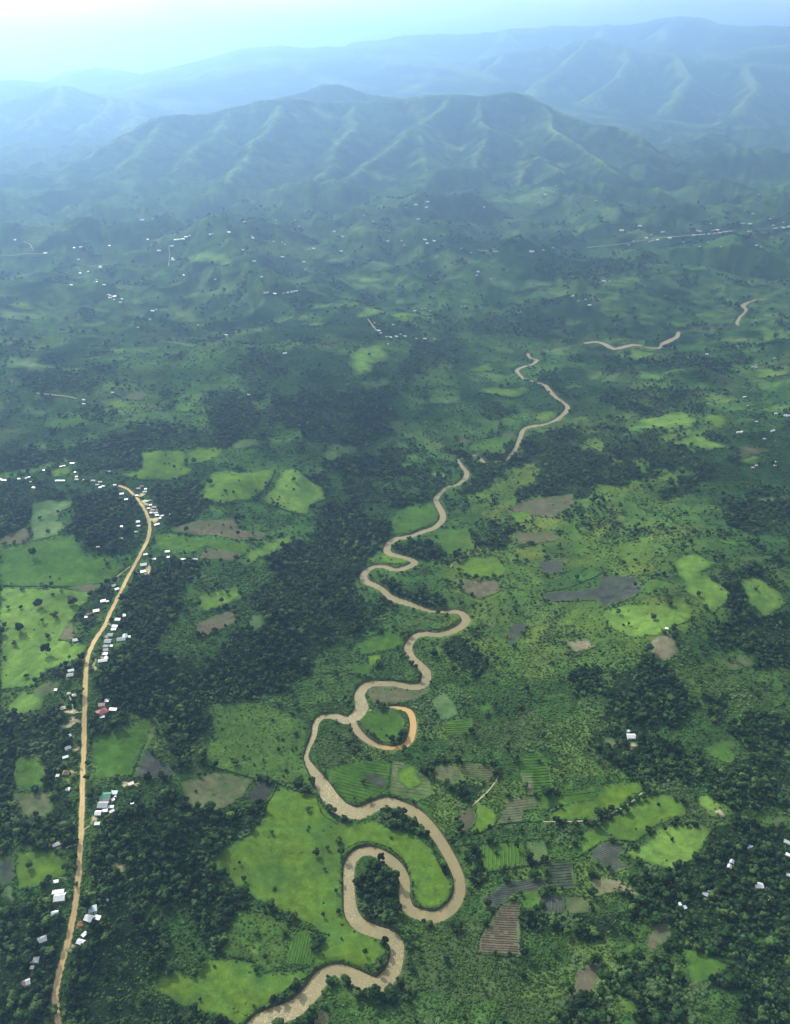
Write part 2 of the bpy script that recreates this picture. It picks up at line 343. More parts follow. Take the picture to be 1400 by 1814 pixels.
def leaf_mat(name, c1, c2, transl=0.25, vmin=0.65, vmax=1.35):
    n = NT(name); oi = n.N.new('ShaderNodeObjectInfo')
    base = n.mix(sc_(c1), sc_(c2), oi.outputs['Random'])
    mr = n.N.new('ShaderNodeMath'); mr.operation = 'MULTIPLY_ADD'; n.L.new(oi.outputs['Random'], mr.inputs[0]); mr.inputs[1].default_value = 7.31; mr.inputs[2].default_value = 0.2
    fr = n.N.new('ShaderNodeMath'); fr.operation = 'FRACT'; n.L.new(mr.outputs[0], fr.inputs[0])
    v = n.ramp(fr.outputs[0], [(0, (vmin,) * 3), (1, (vmax,) * 3)])
    c = n.mix(base, v, 1.0, 'MULTIPLY')
    c = n.mix(c, n.ramp(n.noise(0.9, 3), [(0.3, (0.7,) * 3), (0.7, (1.3,) * 3)]), 1.0, 'MULTIPLY')
    c = n.mix(c, n.ramp(n.noise(0.016, 4, rough=0.6), [(0.3, (0.6, 0.62, 0.7)), (0.52, (1, 1, 1)), (0.7, (1.6, 1.5, 1.2))]), 1.0, 'MULTIPLY')
    n.col(c); n.p.inputs['Roughness'].default_value = 0.6; n.p.inputs['Specular IOR Level'].default_value = 0.04
    tr = n.N.new('ShaderNodeBsdfTranslucent'); n.L.new(n.mix(c, (1.3, 1.5, 0.5), 1.0, 'MULTIPLY'), tr.inputs[0])
    ms = n.N.new('ShaderNodeMixShader'); ms.inputs[0].default_value = transl
    n.L.new(n.p.outputs[0], ms.inputs[1]); n.L.new(tr.outputs[0], ms.inputs[2]); n.L.new(ms.outputs[0], n.N['Material Output'].inputs['Surface'])
    return n.m
M = {}
M['meadow'] = mix_mat('meadow_grass', (0.066, 0.114, 0.013), (0.047, 0.092, 0.014), 0.025)
M['pasture'] = mix_mat('pasture_grass', (0.092, 0.155, 0.026), (0.068, 0.128, 0.024), 0.03)
M['lime'] = mix_mat('young_crop', (0.072, 0.126, 0.014), (0.054, 0.102, 0.014), 0.05)
M['green'] = mix_mat('crop_green', (0.045, 0.092, 0.013), (0.035, 0.076, 0.013), 0.03, 0.5)
M['deep'] = mix_mat('crop_deep_green', (0.031, 0.073, 0.010), (0.038, 0.084, 0.012), 0.03, 0.5)
M['rough'] = mix_mat('coarse_crop', (0.052, 0.096, 0.018), (0.036, 0.072, 0.015), 0.05, 0.8, 0.6, 1.4)
M['pale'] = mix_mat('pale_crop', (0.080, 0.120, 0.045), (0.050, 0.095, 0.030), 0.04)
M['grey'] = mix_mat('grey_fallow', (0.082, 0.086, 0.044), (0.058, 0.080, 0.032), 0.04)
M['brown'] = mix_mat('brown_soil', (0.095, 0.082, 0.052), (0.070, 0.072, 0.042), 0.04)
M['tan'] = mix_mat('tan_soil', (0.150, 0.130, 0.080), (0.110, 0.105, 0.060), 0.06, 0.2)
M['purple'] = mix_mat('weathered_soil', (0.090, 0.072, 0.044), (0.056, 0.068, 0.034), 0.05)
M['dark'] = mix_mat('dark_soil', (0.034, 0.038, 0.034), (0.045, 0.052, 0.038), 0.06)
M['row'] = plain_mat('crop_rows', (0.050, 0.102, 0.018), 0.6, 1.4, 0.5, 0.05)
M['furrow'] = plain_mat('soil_ridges', (0.150, 0.120, 0.075), 0.7, 1.3, 0.4, 0.05)
M['furrow_dark'] = plain_mat('dark_soil_ridges', (0.055, 0.062, 0.048), 0.7, 1.3, 0.4, 0.05)
M['sand'] = mix_mat('bare_sand', (0.36, 0.30, 0.18), (0.24, 0.20, 0.12), 0.15, 0.15)
M['water'] = None
n = NT('ground_cover')
at = n.N.new('ShaderNodeAttribute'); at.attribute_name = 'tone'
n.col(dapple(n, at.outputs['Color'], 0.62, 1.38, 0.28, 0.05)); n.bump(n.noise(0.22, 6, rough=0.75), 1.0, 1.6); M['ground'] = n.m
n = NT('mountain_cover')
at = n.N.new('ShaderNodeAttribute'); at.attribute_name = 'tone'
n.col(dapple(n, dapple(n, at.outputs['Color'], 0.75, 1.25, 0.02, 0.004), 0.6, 1.35, 0.07, 0.035)); n.bump(n.noise(0.02, 6, rough=0.7), 0.6, 12.0); M['mountain'] = n.m
M['crown'] = leaf_mat('tree_leaves', (0.012, 0.033, 0.009), (0.024, 0.053, 0.012), 0.2, 0.45, 1.65)
M['crown_pale'] = leaf_mat('pale_tree_leaves', (0.036, 0.072, 0.018), (0.052, 0.088, 0.022), 0.25, 0.6, 1.5)
M['bush'] = leaf_mat('bush_leaves', (0.026, 0.066, 0.014), (0.060, 0.108, 0.018), 0.25)
M['palm'] = leaf_mat('banana_leaves', (0.075, 0.135, 0.048), (0.095, 0.150, 0.050), 0.3, 0.75, 1.25)
M['bark'] = plain_mat('bark', (0.10, 0.08, 0.055), s1=3.0)

# ------------------------------------------------------------------ what grows where (laid out in photo coordinates, placed on the relief)
ROAD = [(106,1835),(104,1814),(100,1790),(98,1770),(100,1750),(105,1727),(111,1702),(119,1675),(125,1650),(131,1620),(135,1595),(137,1570),(140,1545),(142,1512),(144,1475),
 (145,1450),(146,1420),(147,1375),(149,1325),(150,1275),(151,1225),(153,1187),(156,1165),(165,1142),(175,1125),(186,1109),(194,1089),(206,1066),(217,1043),(229,1019),(239,1001),
 (250,980),(260,961),(265,944),(265,927),(261,913),(254,899),(246,887),(237,877),(229,869),(220,864),(210,861)]
TRACKS = [([(963,1456),(997,1456),(1040,1454),(1075,1445),(1100,1433),(1122,1419),(1138,1405)],3),
 ([(65,697),(82,699),(100,701),(118,703),(136,707)],2),([(0,455),(25,454),(47,451),(82,451)],2),([(42,429),(54,435),(60,447)],2),([(299,436),(301,452),(299,472)],2),
 ([(137,475),(144,482)],2),([(652,566),(659,576),(667,586)],2),([(1040,440),(1100,434),(1160,424),(1230,418),(1300,411),(1400,403)],2),([(845,444),(865,446),(882,447)],2),
 ([(122,1232),(126,1240),(129,1250),(131,1262)],2),([(150,1414),(160,1412),(171,1410),(178,1416)],4),([(117,1503),(126,1499),(137,1496)],2),([(150,1470),(154,1467),(159,1464)],2),
 ([(205,1024),(216,1016),(231,1004)],2),([(807,1463),(835,1430),(862,1405),(878,1385),(886,1366)],3),([(130,1264),(140,1262),(148,1262)],3),([(798,1006),(802,1000),(807,996)],2),([(822,1013),(826,1004),(830,990)],2)]
TRACK_LABELS = ['pale footpath and ditch crossing the bright meadows on the right','straight white track leading to the paired roofs at the mid left','far pale lane at the hazy left edge','thin far lane climbing above the hazy lane on the left',
 'short pale track running down beside the bright hillside field','short steep pale track above the far left hamlet','pale track running down to the four white roofs near the centre','far straight road lined with white roofs on the right','pale curved track below the hazy terraces',
 'narrow path winding down past the pyramid roofed hut left of the road','earth drive from the road to the green roofed house','narrow white path from the road to the pale roofed house beside the oblong field','short white path from the road to the sandy yard',
 'curved pale path joining the road opposite the white house with pink yard','narrow field path between the furrowed plots east of the river','earth drive from the road to the bare ground left of it','left one of two thin white paths in the lime green plot','right one of two thin white paths in the lime green plot']
YARDS = [(168,1180,6,8),(166,1453,6,9),(127,1261,9,6),(133,1276,8,5),(122,1286,10,6),(130,1306,6,3),(133,1328,6,7),(130,1372,7,5),(115,1458,14,4),(101,1499,8,5),(114,1556,13,4),(142,1634,5,13),(143,1644,7,5),
 (133,1678,7,5),(126,1685,9,4),(69,1743,9,4),(95,1660,6,5),(111,1660,6,4),(1121,1321,5,8),(262,1011,10,6),(195,1107,6,3),(191,1128,6,4),(183,1165,6,4),(257,891,7,4),(271,922,9,5),(248,878,7,3),(270,906,8,5),(228,1390,12,6),(1275,1438,9,6),(1176,1532,9,4),(655,1259,18,3),(115,1087,1,1),(214,1537,12,9),(665,952,5,3),(1249,1590,6,3),(1365,1591,6,5)]
YARD_LABELS = ['bare sandy yard below the long white house','bare sandy yard beside the square white house','bare earth at the end of the narrow path','bare earth left of the road opposite the red roof','largest pale bare patch left of the road','small bare patch beside the tilted white roof','pale earth bank left of the road','earth forecourt beside the brown thatched house',
 'long strip of bare earth left of the road','pale earth beside the grey house above the oblong field','bare earth strip above the white gabled house','earth roadside verge with brown heaps','earth forecourt beside the big white roof','earth verge beside the lower white roof','widest bare verge right of the road','tan bare ground beside the rusty roof','bare patch right of the grey house','small bare patch touching the road on its left',
 'triangular sandy yard before the lone white house','pinkish yard beside the white house by the road bend','small earth yard beside the white roof','earth yard among the grey roofs','earth yard above the long white house','pale yard above the crowded roofs','sandy open ground at the road bend','sandy roadside ground at the top of the road','trampled earth among the crowded roofs','scattered pale earth behind the green roofed house','bare tan scar on the bright hilltop','pale scar on the yellow green slope','sandy bar at the mouth of the backwater','tiny bare spot','pale scar in the dark wood right of the road','orange scar on the wooded bank','bare ground beside the grey roof in the dark wood','pinkish clearing below the white roof in the wood']
WOODS = [
 [(470,985),(500,960),(540,965),(560,940),(600,935),(640,960),(650,1000),(638,1020),(640,1110),(600,1140),(560,1150),(545,1200),(500,1230),(450,1240),(400,1230),(370,1200),(385,1150),(440,1110),(450,1060),(490,1020)],
 [(170,1200),(230,1180),(300,1165),(380,1190),(400,1240),(350,1260),(380,1290),(330,1330),(310,1365),(300,1310),(290,1270),(210,1260),(165,1260)],[(165,1262),(225,1262),(215,1292),(165,1298)],
 [(180,1450),(260,1440),(300,1400),(330,1425),(400,1440),(470,1430),(480,1450),(440,1480),(390,1520),(350,1530),(400,1580),(360,1600),(250,1590),(170,1600),(160,1500)],
 [(0,1605),(110,1590),(95,1700),(85,1814),(0,1814)],[(130,1710),(165,1600),(200,1590),(240,1620),(300,1650),(300,1700),(260,1740),(230,1814),(115,1814)],[(230,1814),(270,1760),(330,1785),(430,1814)],
 [(0,1270),(90,1260),(130,1300),(130,1420),(100,1445),(85,1360),(70,1340),(28,1340),(20,1400),(0,1400)],[(0,1400),(20,1405),(30,1500),(0,1560)],[(90,1400),(130,1400),(130,1500),(40,1500),(30,1452),(95,1448)],
 [(0,848),(60,852),(130,872),(60,890),(58,925),(40,935),(0,950)],[(130,868),(200,870),(245,885),(240,900),(255,940),(245,965),(225,985),(150,970),(133,930)],
 [(265,868),(350,850),(362,890),(380,892),(330,925),(285,932),(275,900)],[(255,985),(300,975),(345,1000),(330,1060),(290,1130),(240,1150),(215,1130),(210,1060),(240,1020)],
 [(165,1040),(210,1040),(190,1080),(155,1110),(130,1105),(125,1085)],[(75,1160),(110,1180),(150,1170),(148,1200),(80,1205)],[(185,1155),(260,1140),(300,1165),(200,1190),(170,1190)],
 [(580,890),(640,900),(690,930),(700,955),(645,990),(590,960),(555,920)],[(600,830),(650,855),(715,878),(770,870),(765,880),(700,900),(620,895)],
 [(1080,1190),(1160,1170),(1200,1200),(1230,1250),(1200,1290),(1130,1285),(1090,1240)],[(1060,1300),(1110,1290),(1180,1310),(1230,1350),(1200,1390),(1140,1375),(1060,1340)],
 [(1210,1490),(1260,1470),(1300,1460),(1400,1470),(1400,1680),(1300,1650),(1240,1690),(1180,1680),(1150,1630),(1190,1570)],[(1200,1700),(1300,1660),(1400,1690),(1400,1814),(1300,1814),(1330,1760),(1240,1730)],[(1060,1750),(1100,1690),(1150,1690),(1200,1710),(1230,1800),(1170,1814),(1130,1770),(1085,1757)],[(960,1814),(1000,1770),(1080,1765),(1100,1814)],
 [(1130,1345),(1250,1370),(1320,1340),(1400,1330),(1400,1420),(1310,1440),(1240,1395),(1150,1390)],[(1235,1480),(1200,1570),(1140,1610),(1090,1590),(1130,1550),(1190,1540),(1220,1500)],
 [(950,800),(990,785),(1050,800),(1110,820),(1170,840),(1100,862),(950,845)],[(1240,830),(1262,790),(1280,780),(1270,835),(1190,890),(1170,880)],[(1290,890),(1400,880),(1400,930),(1340,945),(1280,930)],[(900,890),(960,840),(1050,850),(1040,880),(930,900)],
 [(0,790),(100,800),(240,752),(350,762),(470,770),(475,800),(350,790),(250,800),(240,830),(150,840),(135,820),(0,835)],[(480,700),(600,690),(700,720),(690,780),(620,800),(560,780),(480,740)],[(430,625),(490,622),(495,660),(440,682),(400,665)],
 [(1170,632),(1300,622),(1330,640),(1240,662),(1180,650)],[(850,590),(940,600),(1000,570),(900,560),(800,570),(790,590)],[(30,662),(190,655),(180,690),(30,690)],[(660,700),(720,690),(760,640),(700,650)],[(710,650),(800,640),(830,600),(740,610)],
 [(690,905),(760,870),(790,880),(750,900)],[(840,960),(900,935),(915,960),(870,975)],[(700,995),(690,960),(740,970),(780,960),(800,985),(750,990)],[(655,1020),(690,1035),(750,1045),(790,1080),(740,1070),(690,1050)],
 [(633,1570),(650,1530),(680,1530),(715,1560),(705,1600),(690,1650),(640,1620)],[(662,1432),(690,1428),(730,1450),(760,1490),(720,1470),(680,1452)],[(775,1340),(830,1390),(870,1395),(840,1420),(790,1410),(760,1360)],
 [(800,1120),(840,1150),(870,1175),(850,1200),(790,1150)],[(600,1715),(700,1745),(730,1760),(700,1780),(620,1760)],[(820,1500),(845,1500),(860,1545),(840,1580),(822,1560)],[(920,1600),(1000,1620),(1060,1625),(1140,1610),(1120,1660),(1060,1660),(930,1650)],
 [(780,800),(840,800),(1000,760),(1080,770),(980,810),(900,830),(860,870),(820,870),(840,830)],[(1060,760),(1150,770),(1250,800),(1240,830),(1150,830),(1070,800)],[(1060,700),(1160,690),(1250,700),(1230,730),(1130,740)],[(560,830),(640,800),(720,800),(740,840),(680,850),(600,830)],
 [(360,700),(420,690),(470,740),(420,770),(370,760)],[(1010,1180),(1060,1190),(1080,1230),(1020,1230)],[(1280,1280),(1340,1260),(1400,1280),(1400,1330),(1320,1330)],[(1240,1240),(1275,1235),(1290,1265),(1255,1275)],[(0,640),(30,600),(60,620),(20,650)],[(900,480),(1100,460),(1150,480),(1000,500)],
 [(1060,640),(1110,630),(1120,660),(1070,660)],[(300,1330),(330,1340),(320,1370),(305,1368)],[(1290,1100),(1400,1090),(1400,1180),(1340,1190),(1300,1150)],[(1270,1000),(1300,1010),(1330,1060),(1310,1090),(1280,1070)],
]
def _r(p0,p1,pitch,m,fill=.55,h=.7,curve=0.0): return (p0,p1,pitch,m,fill,h,curve)
FIELDS = [
 ('meadow',[(497,1396),(540,1404),(560,1410),(572,1428),(597,1455),(636,1458),(664,1452),(690,1466),(738,1482),(763,1505),(786,1540),(800,1570),(793,1597),(770,1612),(747,1607),(734,1590),(731,1560),(718,1530),(690,1506),(655,1494),(626,1500),(607,1518),(603,1560),(608,1600),(614,1627),(636,1652),(676,1668),(686,1687),(668,1706),(630,1722),(620,1714),(590,1710),(562,1716),(552,1690),(580,1662),(560,1643),(520,1622),(470,1602),(420,1572),(380,1537),(374,1524),(400,1500),(440,1480),(460,1460),(470,1440),(474,1412)],'meadow','broad bright green meadow inside the river bends at the bottom centre',None),
 ('meadow',[(381,1695),(447,1706),(454,1727),(500,1722),(545,1721),(546,1733),(487,1767),(457,1797),(437,1812),(420,1814),(375,1797),(325,1782),(272,1752),(282,1728),(320,1720),(345,1732),(358,1704)],'meadow','bright green meadow at the bottom left beside the lowest reach of the river',None),
 ('banana_plot',[(417,1615),(450,1607),(495,1620),(512,1632),(502,1662),(502,1712),(470,1722),(450,1700),(395,1690),(388,1680),(402,1662)],'rough','pale green banana plot beside the diagonal hedge',None),
 ('field',[(515,1655),(547,1648),(556,1690),(550,1712),(510,1707)],'deep','small striped green field between the banana plot and the river',_r((520,1700),(530,1655),5,'row')),
 ('field',[(385,1247),(467,1245),(508,1262),(545,1285),(540,1330),(540,1360),(552,1385),(555,1398),(495,1383),(435,1373),(400,1364),(360,1353),(370,1305),(376,1285)],'rough','large coarse green field of low bushes left of the river',None),
 ('field',[(162,1300),(206,1298),(228,1284),(270,1271),(255,1318),(232,1375),(172,1380),(166,1345)],'deep','smooth dark green field right of the road below the red roof',None),
 ('field',[(273,1271),(291,1277),(272,1310),(259,1330),(240,1372),(236,1372),(256,1320)],'pale','narrow pale strip along the right edge of the smooth dark green field',None),
 ('ploughed_field',[(257,1328),(275,1341),(315,1366),(305,1382),(238,1377)],'dark','dark bare plot right of the smooth dark green field',None),
 ('ploughed_field',[(457,1381),(485,1388),(476,1420),(435,1419)],'dark','dark bare plot at the corner of the bright meadow',_r((440,1415),(457,1385),4,'furrow_dark',.5,.4)),
 ('field',[(320,1387),(385,1368),(450,1381),(430,1411),(397,1432),(365,1440),(332,1425)],'grey','pale mottled grey green plot below the coarse green field',None),
 ('pasture',[(0,1041),(40,1041),(120,1044),(165,1050),(160,1062),(140,1080),(125,1103),(105,1134),(138,1138),(155,1142),(147,1165),(108,1178),(80,1190),(60,1215),(0,1221)],'pasture','large yellow green pasture dotted with trees at the left edge',None),
 ('pasture',[(15,1250),(40,1226),(80,1238),(72,1257),(26,1268)],'pasture','small yellow green plot below the large dotted pasture',None),
 ('field',[(80,1212),(108,1208),(95,1235),(70,1238),(55,1225)],'grey','small grey green plot beside the small yellow green plot',None),
 ('field',[(30,1345),(65,1342),(82,1372),(80,1395),(50,1402),(22,1390)],'green','rounded green field among dark trees at the left edge',None),
 ('field',[(22,1406),(84,1403),(95,1430),(90,1447),(32,1447)],'grey','greyish field below the rounded green field',None),
 ('field',[(32,1511),(95,1507),(120,1525),(117,1547),(95,1560),(50,1577),(33,1575),(28,1537)],'lime','oblong bright green field left of the road near the bottom',None),
 ('field',[(0,1572),(25,1569),(27,1597),(0,1602)],'pale','small pale rectangular plot at the bottom left edge',None),
 ('field',[(0,1515),(26,1520),(26,1566),(0,1568)],'dark','dark plot left of the oblong bright green field',None),
 ('field',[(0,970),(60,962),(93,953),(130,945),(150,982),(205,988),(215,1008),(190,1033),(130,1040),(0,1036)],'green','wide blue green field left of the road above the dotted pasture',None),
 ('field',[(57,893),(93,886),(130,888),(127,898),(108,908),(103,923),(118,934),(100,948),(57,960),(54,930)],'pale','pale green field with ragged edges below the village',None),
 ('ploughed_field',[(22,945),(52,932),(55,960),(0,968),(0,955)],'purple','grey bare plot left of the ragged pale field',None),
 ('ploughed_field',[(135,1037),(190,1036),(168,1047),(150,1049),(118,1043)],'purple','small grey wedge of bare soil between the blue green field and the pasture',None),
 ('ploughed_field',[(120,1098),(131,1108),(130,1134),(106,1133)],'brown','small brown plot at the corner of the dotted pasture',None),
 ('field',[(91,834),(126,826),(126,836),(114,844),(91,846)],'lime','small light green field just above the village roofs',None),
 ('field',[(33,836),(65,828),(95,818),(90,830),(60,838)],'pale','thin light green strip left of the small field above the village',None),
 ('field',[(252,801),(330,797),(327,825),(345,832),(312,850),(247,851),(207,843),(252,830)],'lime','light green field above the top end of the road',None),
 ('field',[(333,801),(350,793),(375,792),(397,797),(387,810),(350,822),(331,822)],'lime','small bright field right of the light green field above the road',None),
 ('pasture',[(360,870),(372,838),(395,834),(430,837),(486,832),(481,850),(468,868),(449,885),(395,892),(362,884)],'lime','brightest green pasture left of the slanting hedge',None),
 ('pasture',[(501,833),(525,829),(540,845),(570,865),(577,884),(552,895),(545,914),(520,908),(462,885),(482,868)],'pasture','bright yellow green pasture right of the slanting hedge',None),
 ('ploughed_field',[(310,935),(345,923),(418,920),(420,938),(478,945),(460,957),(420,957),(350,949),(302,942)],'purple','purplish bare field below the bright pastures',None),
 ('field',[(272,946),(300,946),(420,959),(448,963),(430,984),(400,979),(370,967),(340,979),(280,977)],'green','long green field right of the road bend',None),
 ('ploughed_field',[(352,986),(370,970),(430,982),(415,995),(354,991)],'purple','small grey plot below the long green field',None),
 ('pasture',[(425,1000),(445,976),(480,961),(514,946),(520,960),(490,978),(460,988),(440,1005)],'pasture','yellow green slope beside the dark wooded bluff',None),
 ('pasture',[(350,1085),(355,1056),(380,1046),(420,1040),(430,1060),(392,1078)],'pasture','mottled yellow green slope left of the dark wooded bluff',None),
 ('ploughed_field',[(345,1106),(408,1079),(425,1100),(352,1130)],'purple','purplish bare slope with faint furrows left of the bluff',_r((350,1120),(415,1095),4,'furrow',.4,.4)),
 ('field',[(445,1090),(470,1090),(468,1115),(440,1118)],'pale','rounded pale plot in the dark bluff wood',None),
 ('field',[(697,911),(725,896),(767,890),(778,910),(776,926),(725,945),(690,946)],'green','green field on the inside of the river bend at the centre',None),
 ('field',[(676,985),(690,985),(704,990),(728,999),(718,1003),(690,999),(674,994)],'lime','slim lime green tongue of grass inside a tight river bend',None),
 ('field',[(825,991),(875,985),(897,1006),(890,1025),(817,1021),(808,1003)],'lime','vivid lime green plot east of the river',None),
 ('ploughed_field',[(820,1026),(890,1029),(882,1050),(850,1062),(817,1046)],'brown','brown bare plot below the vivid lime plot',None),
 ('ploughed_field',[(930,884),(1014,876),(1018,896),(982,918),(940,913),(890,912)],'purple','wide purplish field on the middle right plain',None),
 ('field',[(905,908),(935,906),(945,922),(915,928)],'lime','small light green plot beside the wide purplish field',None),
 ('ploughed_field',[(910,945),(985,940),(990,958),(920,965)],'purple','long weathered plot below the wide purplish field',None),
 ('ploughed_field',[(954,993),(996,989),(1000,1014),(957,1020)],'dark','dark burnt plot with pale sticks on the right plain',_r((960,1012),(995,1000),5,'furrow_dark',.3,.4)),
 ('ploughed_field',[(961,1051),(1057,1042),(1064,1019),(1129,1021),(1139,1050),(1096,1068),(1071,1078),(1057,1064),(964,1064)],'dark','long dark bare strip with brown corners above the bright hill pasture',_r((970,1058),(1050,1046),4,'furrow_dark',.3,.3)),
 ('field',[(1142,1030),(1175,1022),(1178,1045),(1145,1052)],'green','square green plot right of the long dark strip',None),
 ('pasture',[(1064,1084),(1090,1075),(1121,1072),(1186,1072),(1211,1055),(1228,1080),(1221,1100),(1168,1125),(1121,1130),(1082,1112)],'pasture','bright yellow green pasture rising on a low hill at the right',None),
 ('pasture',[(1189,1000),(1211,983),(1232,981),(1268,1000),(1243,1014),(1293,1050),(1286,1068),(1261,1089),(1238,1065),(1218,1050),(1211,1029)],'pasture','domed yellow green hilltop pasture at the right',None),
 ('pasture',[(1311,1029),(1336,1020),(1382,1050),(1393,1071),(1354,1093),(1329,1071)],'pasture','mottled yellow green slope at the right edge',None),
 ('ploughed_field',[(1146,1146),(1158,1130),(1175,1125),(1196,1130),(1204,1157),(1179,1171),(1155,1165)],'tan','rounded brown bare knoll right of the valley floor',None),
 ('ploughed_field',[(1002,1137),(1039,1131),(1057,1146),(1018,1157)],'tan','small tan bare plot left of the rounded brown knoll',None),
 ('ploughed_field',[(900,1114),(918,1101),(939,1107),(921,1132),(911,1147),(896,1145)],'dark','dark blue grey plot standing out on the valley floor',None),
 ('field',[(646,1263),(690,1259),(712,1264),(716,1290),(707,1312),(680,1315),(656,1300),(640,1284)],'green','small green grassy island inside the loop of the ochre backwater',None),
 ('ploughed_field',[(645,1223),(655,1216),(690,1217),(727,1224),(757,1216),(764,1224),(740,1240),(690,1248),(660,1246)],'purple','dull grey bare tongue of land inside the river bend above the backwater',None),
 ('field',[(766,1240),(785,1227),(805,1245),(812,1267),(785,1278),(769,1262)],'pale','pale leaf shaped plot right of the backwater',None),
 ('field',[(782,1280),(838,1272),(842,1300),(788,1303)],'green','faintly striped green plot right of the backwater',_r((785,1295),(838,1292),4,'row')),
 ('terraced_field',[(575,1366),(607,1355),(671,1346),(692,1354),(688,1393),(671,1410),(643,1420),(616,1424),(599,1410),(583,1382)],'deep','dark green field of curved rows in the river bend',_r((585,1375),(680,1400),6,'row',.5,.9,14)),
 ('field',[(694,1347),(729,1354),(761,1382),(770,1407),(741,1419),(690,1413),(691,1382)],'grey','grey green plot with a lighter middle beside the field of curved rows',_r((700,1362),(760,1368),6,'row',.4,.5)),
 ('field',[(705,1362),(735,1358),(748,1390),(725,1400),(705,1385)],'lime','*lighter green middle of the grey green plot',None),
 ('ploughed_field',[(641,1372),(665,1370),(683,1379),(686,1396),(664,1396)],'dark','*small dark patch within the field of curved rows',None),
 ('field',[(763,1355),(808,1354),(813,1361),(826,1382),(800,1392),(771,1378)],'grey','grey green plot under the long low hedge',None),
 ('ploughed_field',[(811,1356),(846,1354),(878,1358),(878,1370),(867,1386),(849,1382),(827,1378)],'purple','grey plot with pale rows under the long low hedge',_r((830,1375),(876,1378),4,'row',.4,.5)),
 ('field',[(921,1345),(930,1340),(949,1330),(968,1342),(974,1361),(981,1408),(949,1409),(932,1389),(922,1368)],'deep','tall dark striped field on the valley floor',_r((925,1375),(975,1372),5.2,'row',.5,.9)),
 ('ploughed_field',[(921,1370),(942,1372),(949,1409),(934,1408)],'grey','*grey bare corner of the tall striped field',None),
 ('field',[(1001,1388),(1016,1386),(1017,1404),(1001,1405)],'deep','tiny square striped plot right of the tall striped field',_r((1002,1398),(1016,1397),5,'row',.5,.9)),
 ('field',[(974,1322),(994,1322),(994,1332),(974,1332)],'deep','tiny striped plot above the tall striped field',_r((975,1328),(993,1327),4,'row',.5,.9)),
 ('field',[(898,1325),(917,1324),(914,1337),(905,1335)],'deep','tiny tilted striped plot left of the tall striped field',_r((902,1335),(912,1324),4,'row',.5,.9)),
 ('ploughed_field',[(899,1414),(950,1412),(952,1433),(928,1436),(928,1455),(881,1460),(887,1444)],'grey','grey plot below the tall striped field',_r((890,1452),(928,1448),5,'furrow_dark',.4,.4)),
 ('ploughed_field',[(842,1428),(843,1456),(823,1480),(809,1458),(816,1437)],'brown','small brown plot right of the lower river',_r((815,1470),(840,1430),4,'furrow_dark',.4,.4)),
 ('field',[(845,1420),(880,1439),(878,1460),(853,1474),(830,1478),(845,1456)],'lime','light green plot right of the small brown plot',None),
 ('field',[(847,1499),(887,1495),(929,1493),(935,1532),(860,1543)],'green','square striped green field below the grey plot',_r((870,1540),(870,1498),6,'row',.4,.5)),
 ('field',[(933,1493),(966,1489),(974,1523),(940,1530)],'pale','pale green plot right of the square striped field',None),
 ('meadow',[(1070,1394),(1126,1383),(1142,1397),(1100,1430),(1040,1452),(965,1454),(997,1428),(1050,1418)],'meadow','bright meadow above the pale footpath on the right',None),
 ('meadow',[(1146,1408),(1180,1408),(1211,1424),(1215,1444),(1164,1461),(1126,1490),(1074,1490),(1032,1515),(1031,1480),(1060,1458),(1100,1441)],'meadow','bright meadow below the pale footpath on the right',None),
 ('pasture',[(1164,1467),(1207,1462),(1266,1467),(1254,1484),(1233,1520),(1190,1542),(1117,1521),(1110,1510),(1143,1497)],'pasture','yellow green hillside with pale scars at the lower right',None),
 ('pasture',[(1229,1415),(1250,1407),(1310,1443),(1260,1448)],'pasture','small yellow green hilltop with a tan scar at the lower right',None),
 ('ploughed_field',[(1070,1488),(1105,1501),(1095,1521),(1118,1538),(1084,1548),(1041,1515)],'dark','blackish plot with pale streaks at the lower right',_r((1050,1515),(1100,1535),4,'furrow_dark',.45,.5)),
 ('ploughed_field',[(1045,1557),(1070,1554),(1108,1564),(1138,1588),(1096,1580),(1053,1587)],'tan','smooth tan bare plot below the blackish plot',None),
 ('ploughed_field',[(972,1526),(1014,1524),(1020,1574),(973,1576)],'dark','dark plot with green rows left of the smooth tan plot',_r((973,1560),(1018,1557),5.5,'row',.4,.8)),
 ('ploughed_field',[(857,1590),(899,1561),(970,1555),(972,1576),(916,1584),(873,1614)],'dark','curved dark plot sweeping round above the big furrowed field',_r((880,1580),(965,1566),4,'furrow_dark',.45,.5,8)),
 ('ploughed_field',[(890,1600),(920,1595),(924,1697),(883,1692),(844,1689),(852,1659)],'brown','big brown furrowed field right of the river',_r((850,1672),(922,1676),4.4,'furrow',.55,.8)),
 ('ploughed_field',[(960,1582),(1000,1589),(1000,1619),(960,1618)],'dark','dark plot with upright rows left of the smooth tan plot',_r((975,1618),(972,1585),5,'furrow_dark',.45,.6)),
 ('field',[(925,1578),(956,1577),(959,1611),(921,1607)],'green','small square green plot beside the big furrowed field',None),
 ('field',[(1003,1590),(1045,1592),(1045,1618),(1004,1618)],'grey','grey green plot under the smooth tan plot',None),
 ('ploughed_field',[(1020,1718),(1061,1707),(1066,1723),(1049,1760),(1015,1765)],'brown','brown bare plot near the bottom right',None),
 ('ploughed_field',[(1160,1638),(1186,1630),(1190,1659),(1152,1688),(1144,1667)],'purple','dull brown plot among dark trees at the lower right',None),
 ('meadow',[(1075,1693),(1105,1680),(1128,1664),(1134,1676),(1096,1697)],'meadow','narrow bright green strip among trees at the lower right',None),
 ('meadow',[(1091,1758),(1126,1779),(1164,1812),(1140,1808),(1110,1795)],'meadow','narrow bright strip of grass at the bottom right',None),
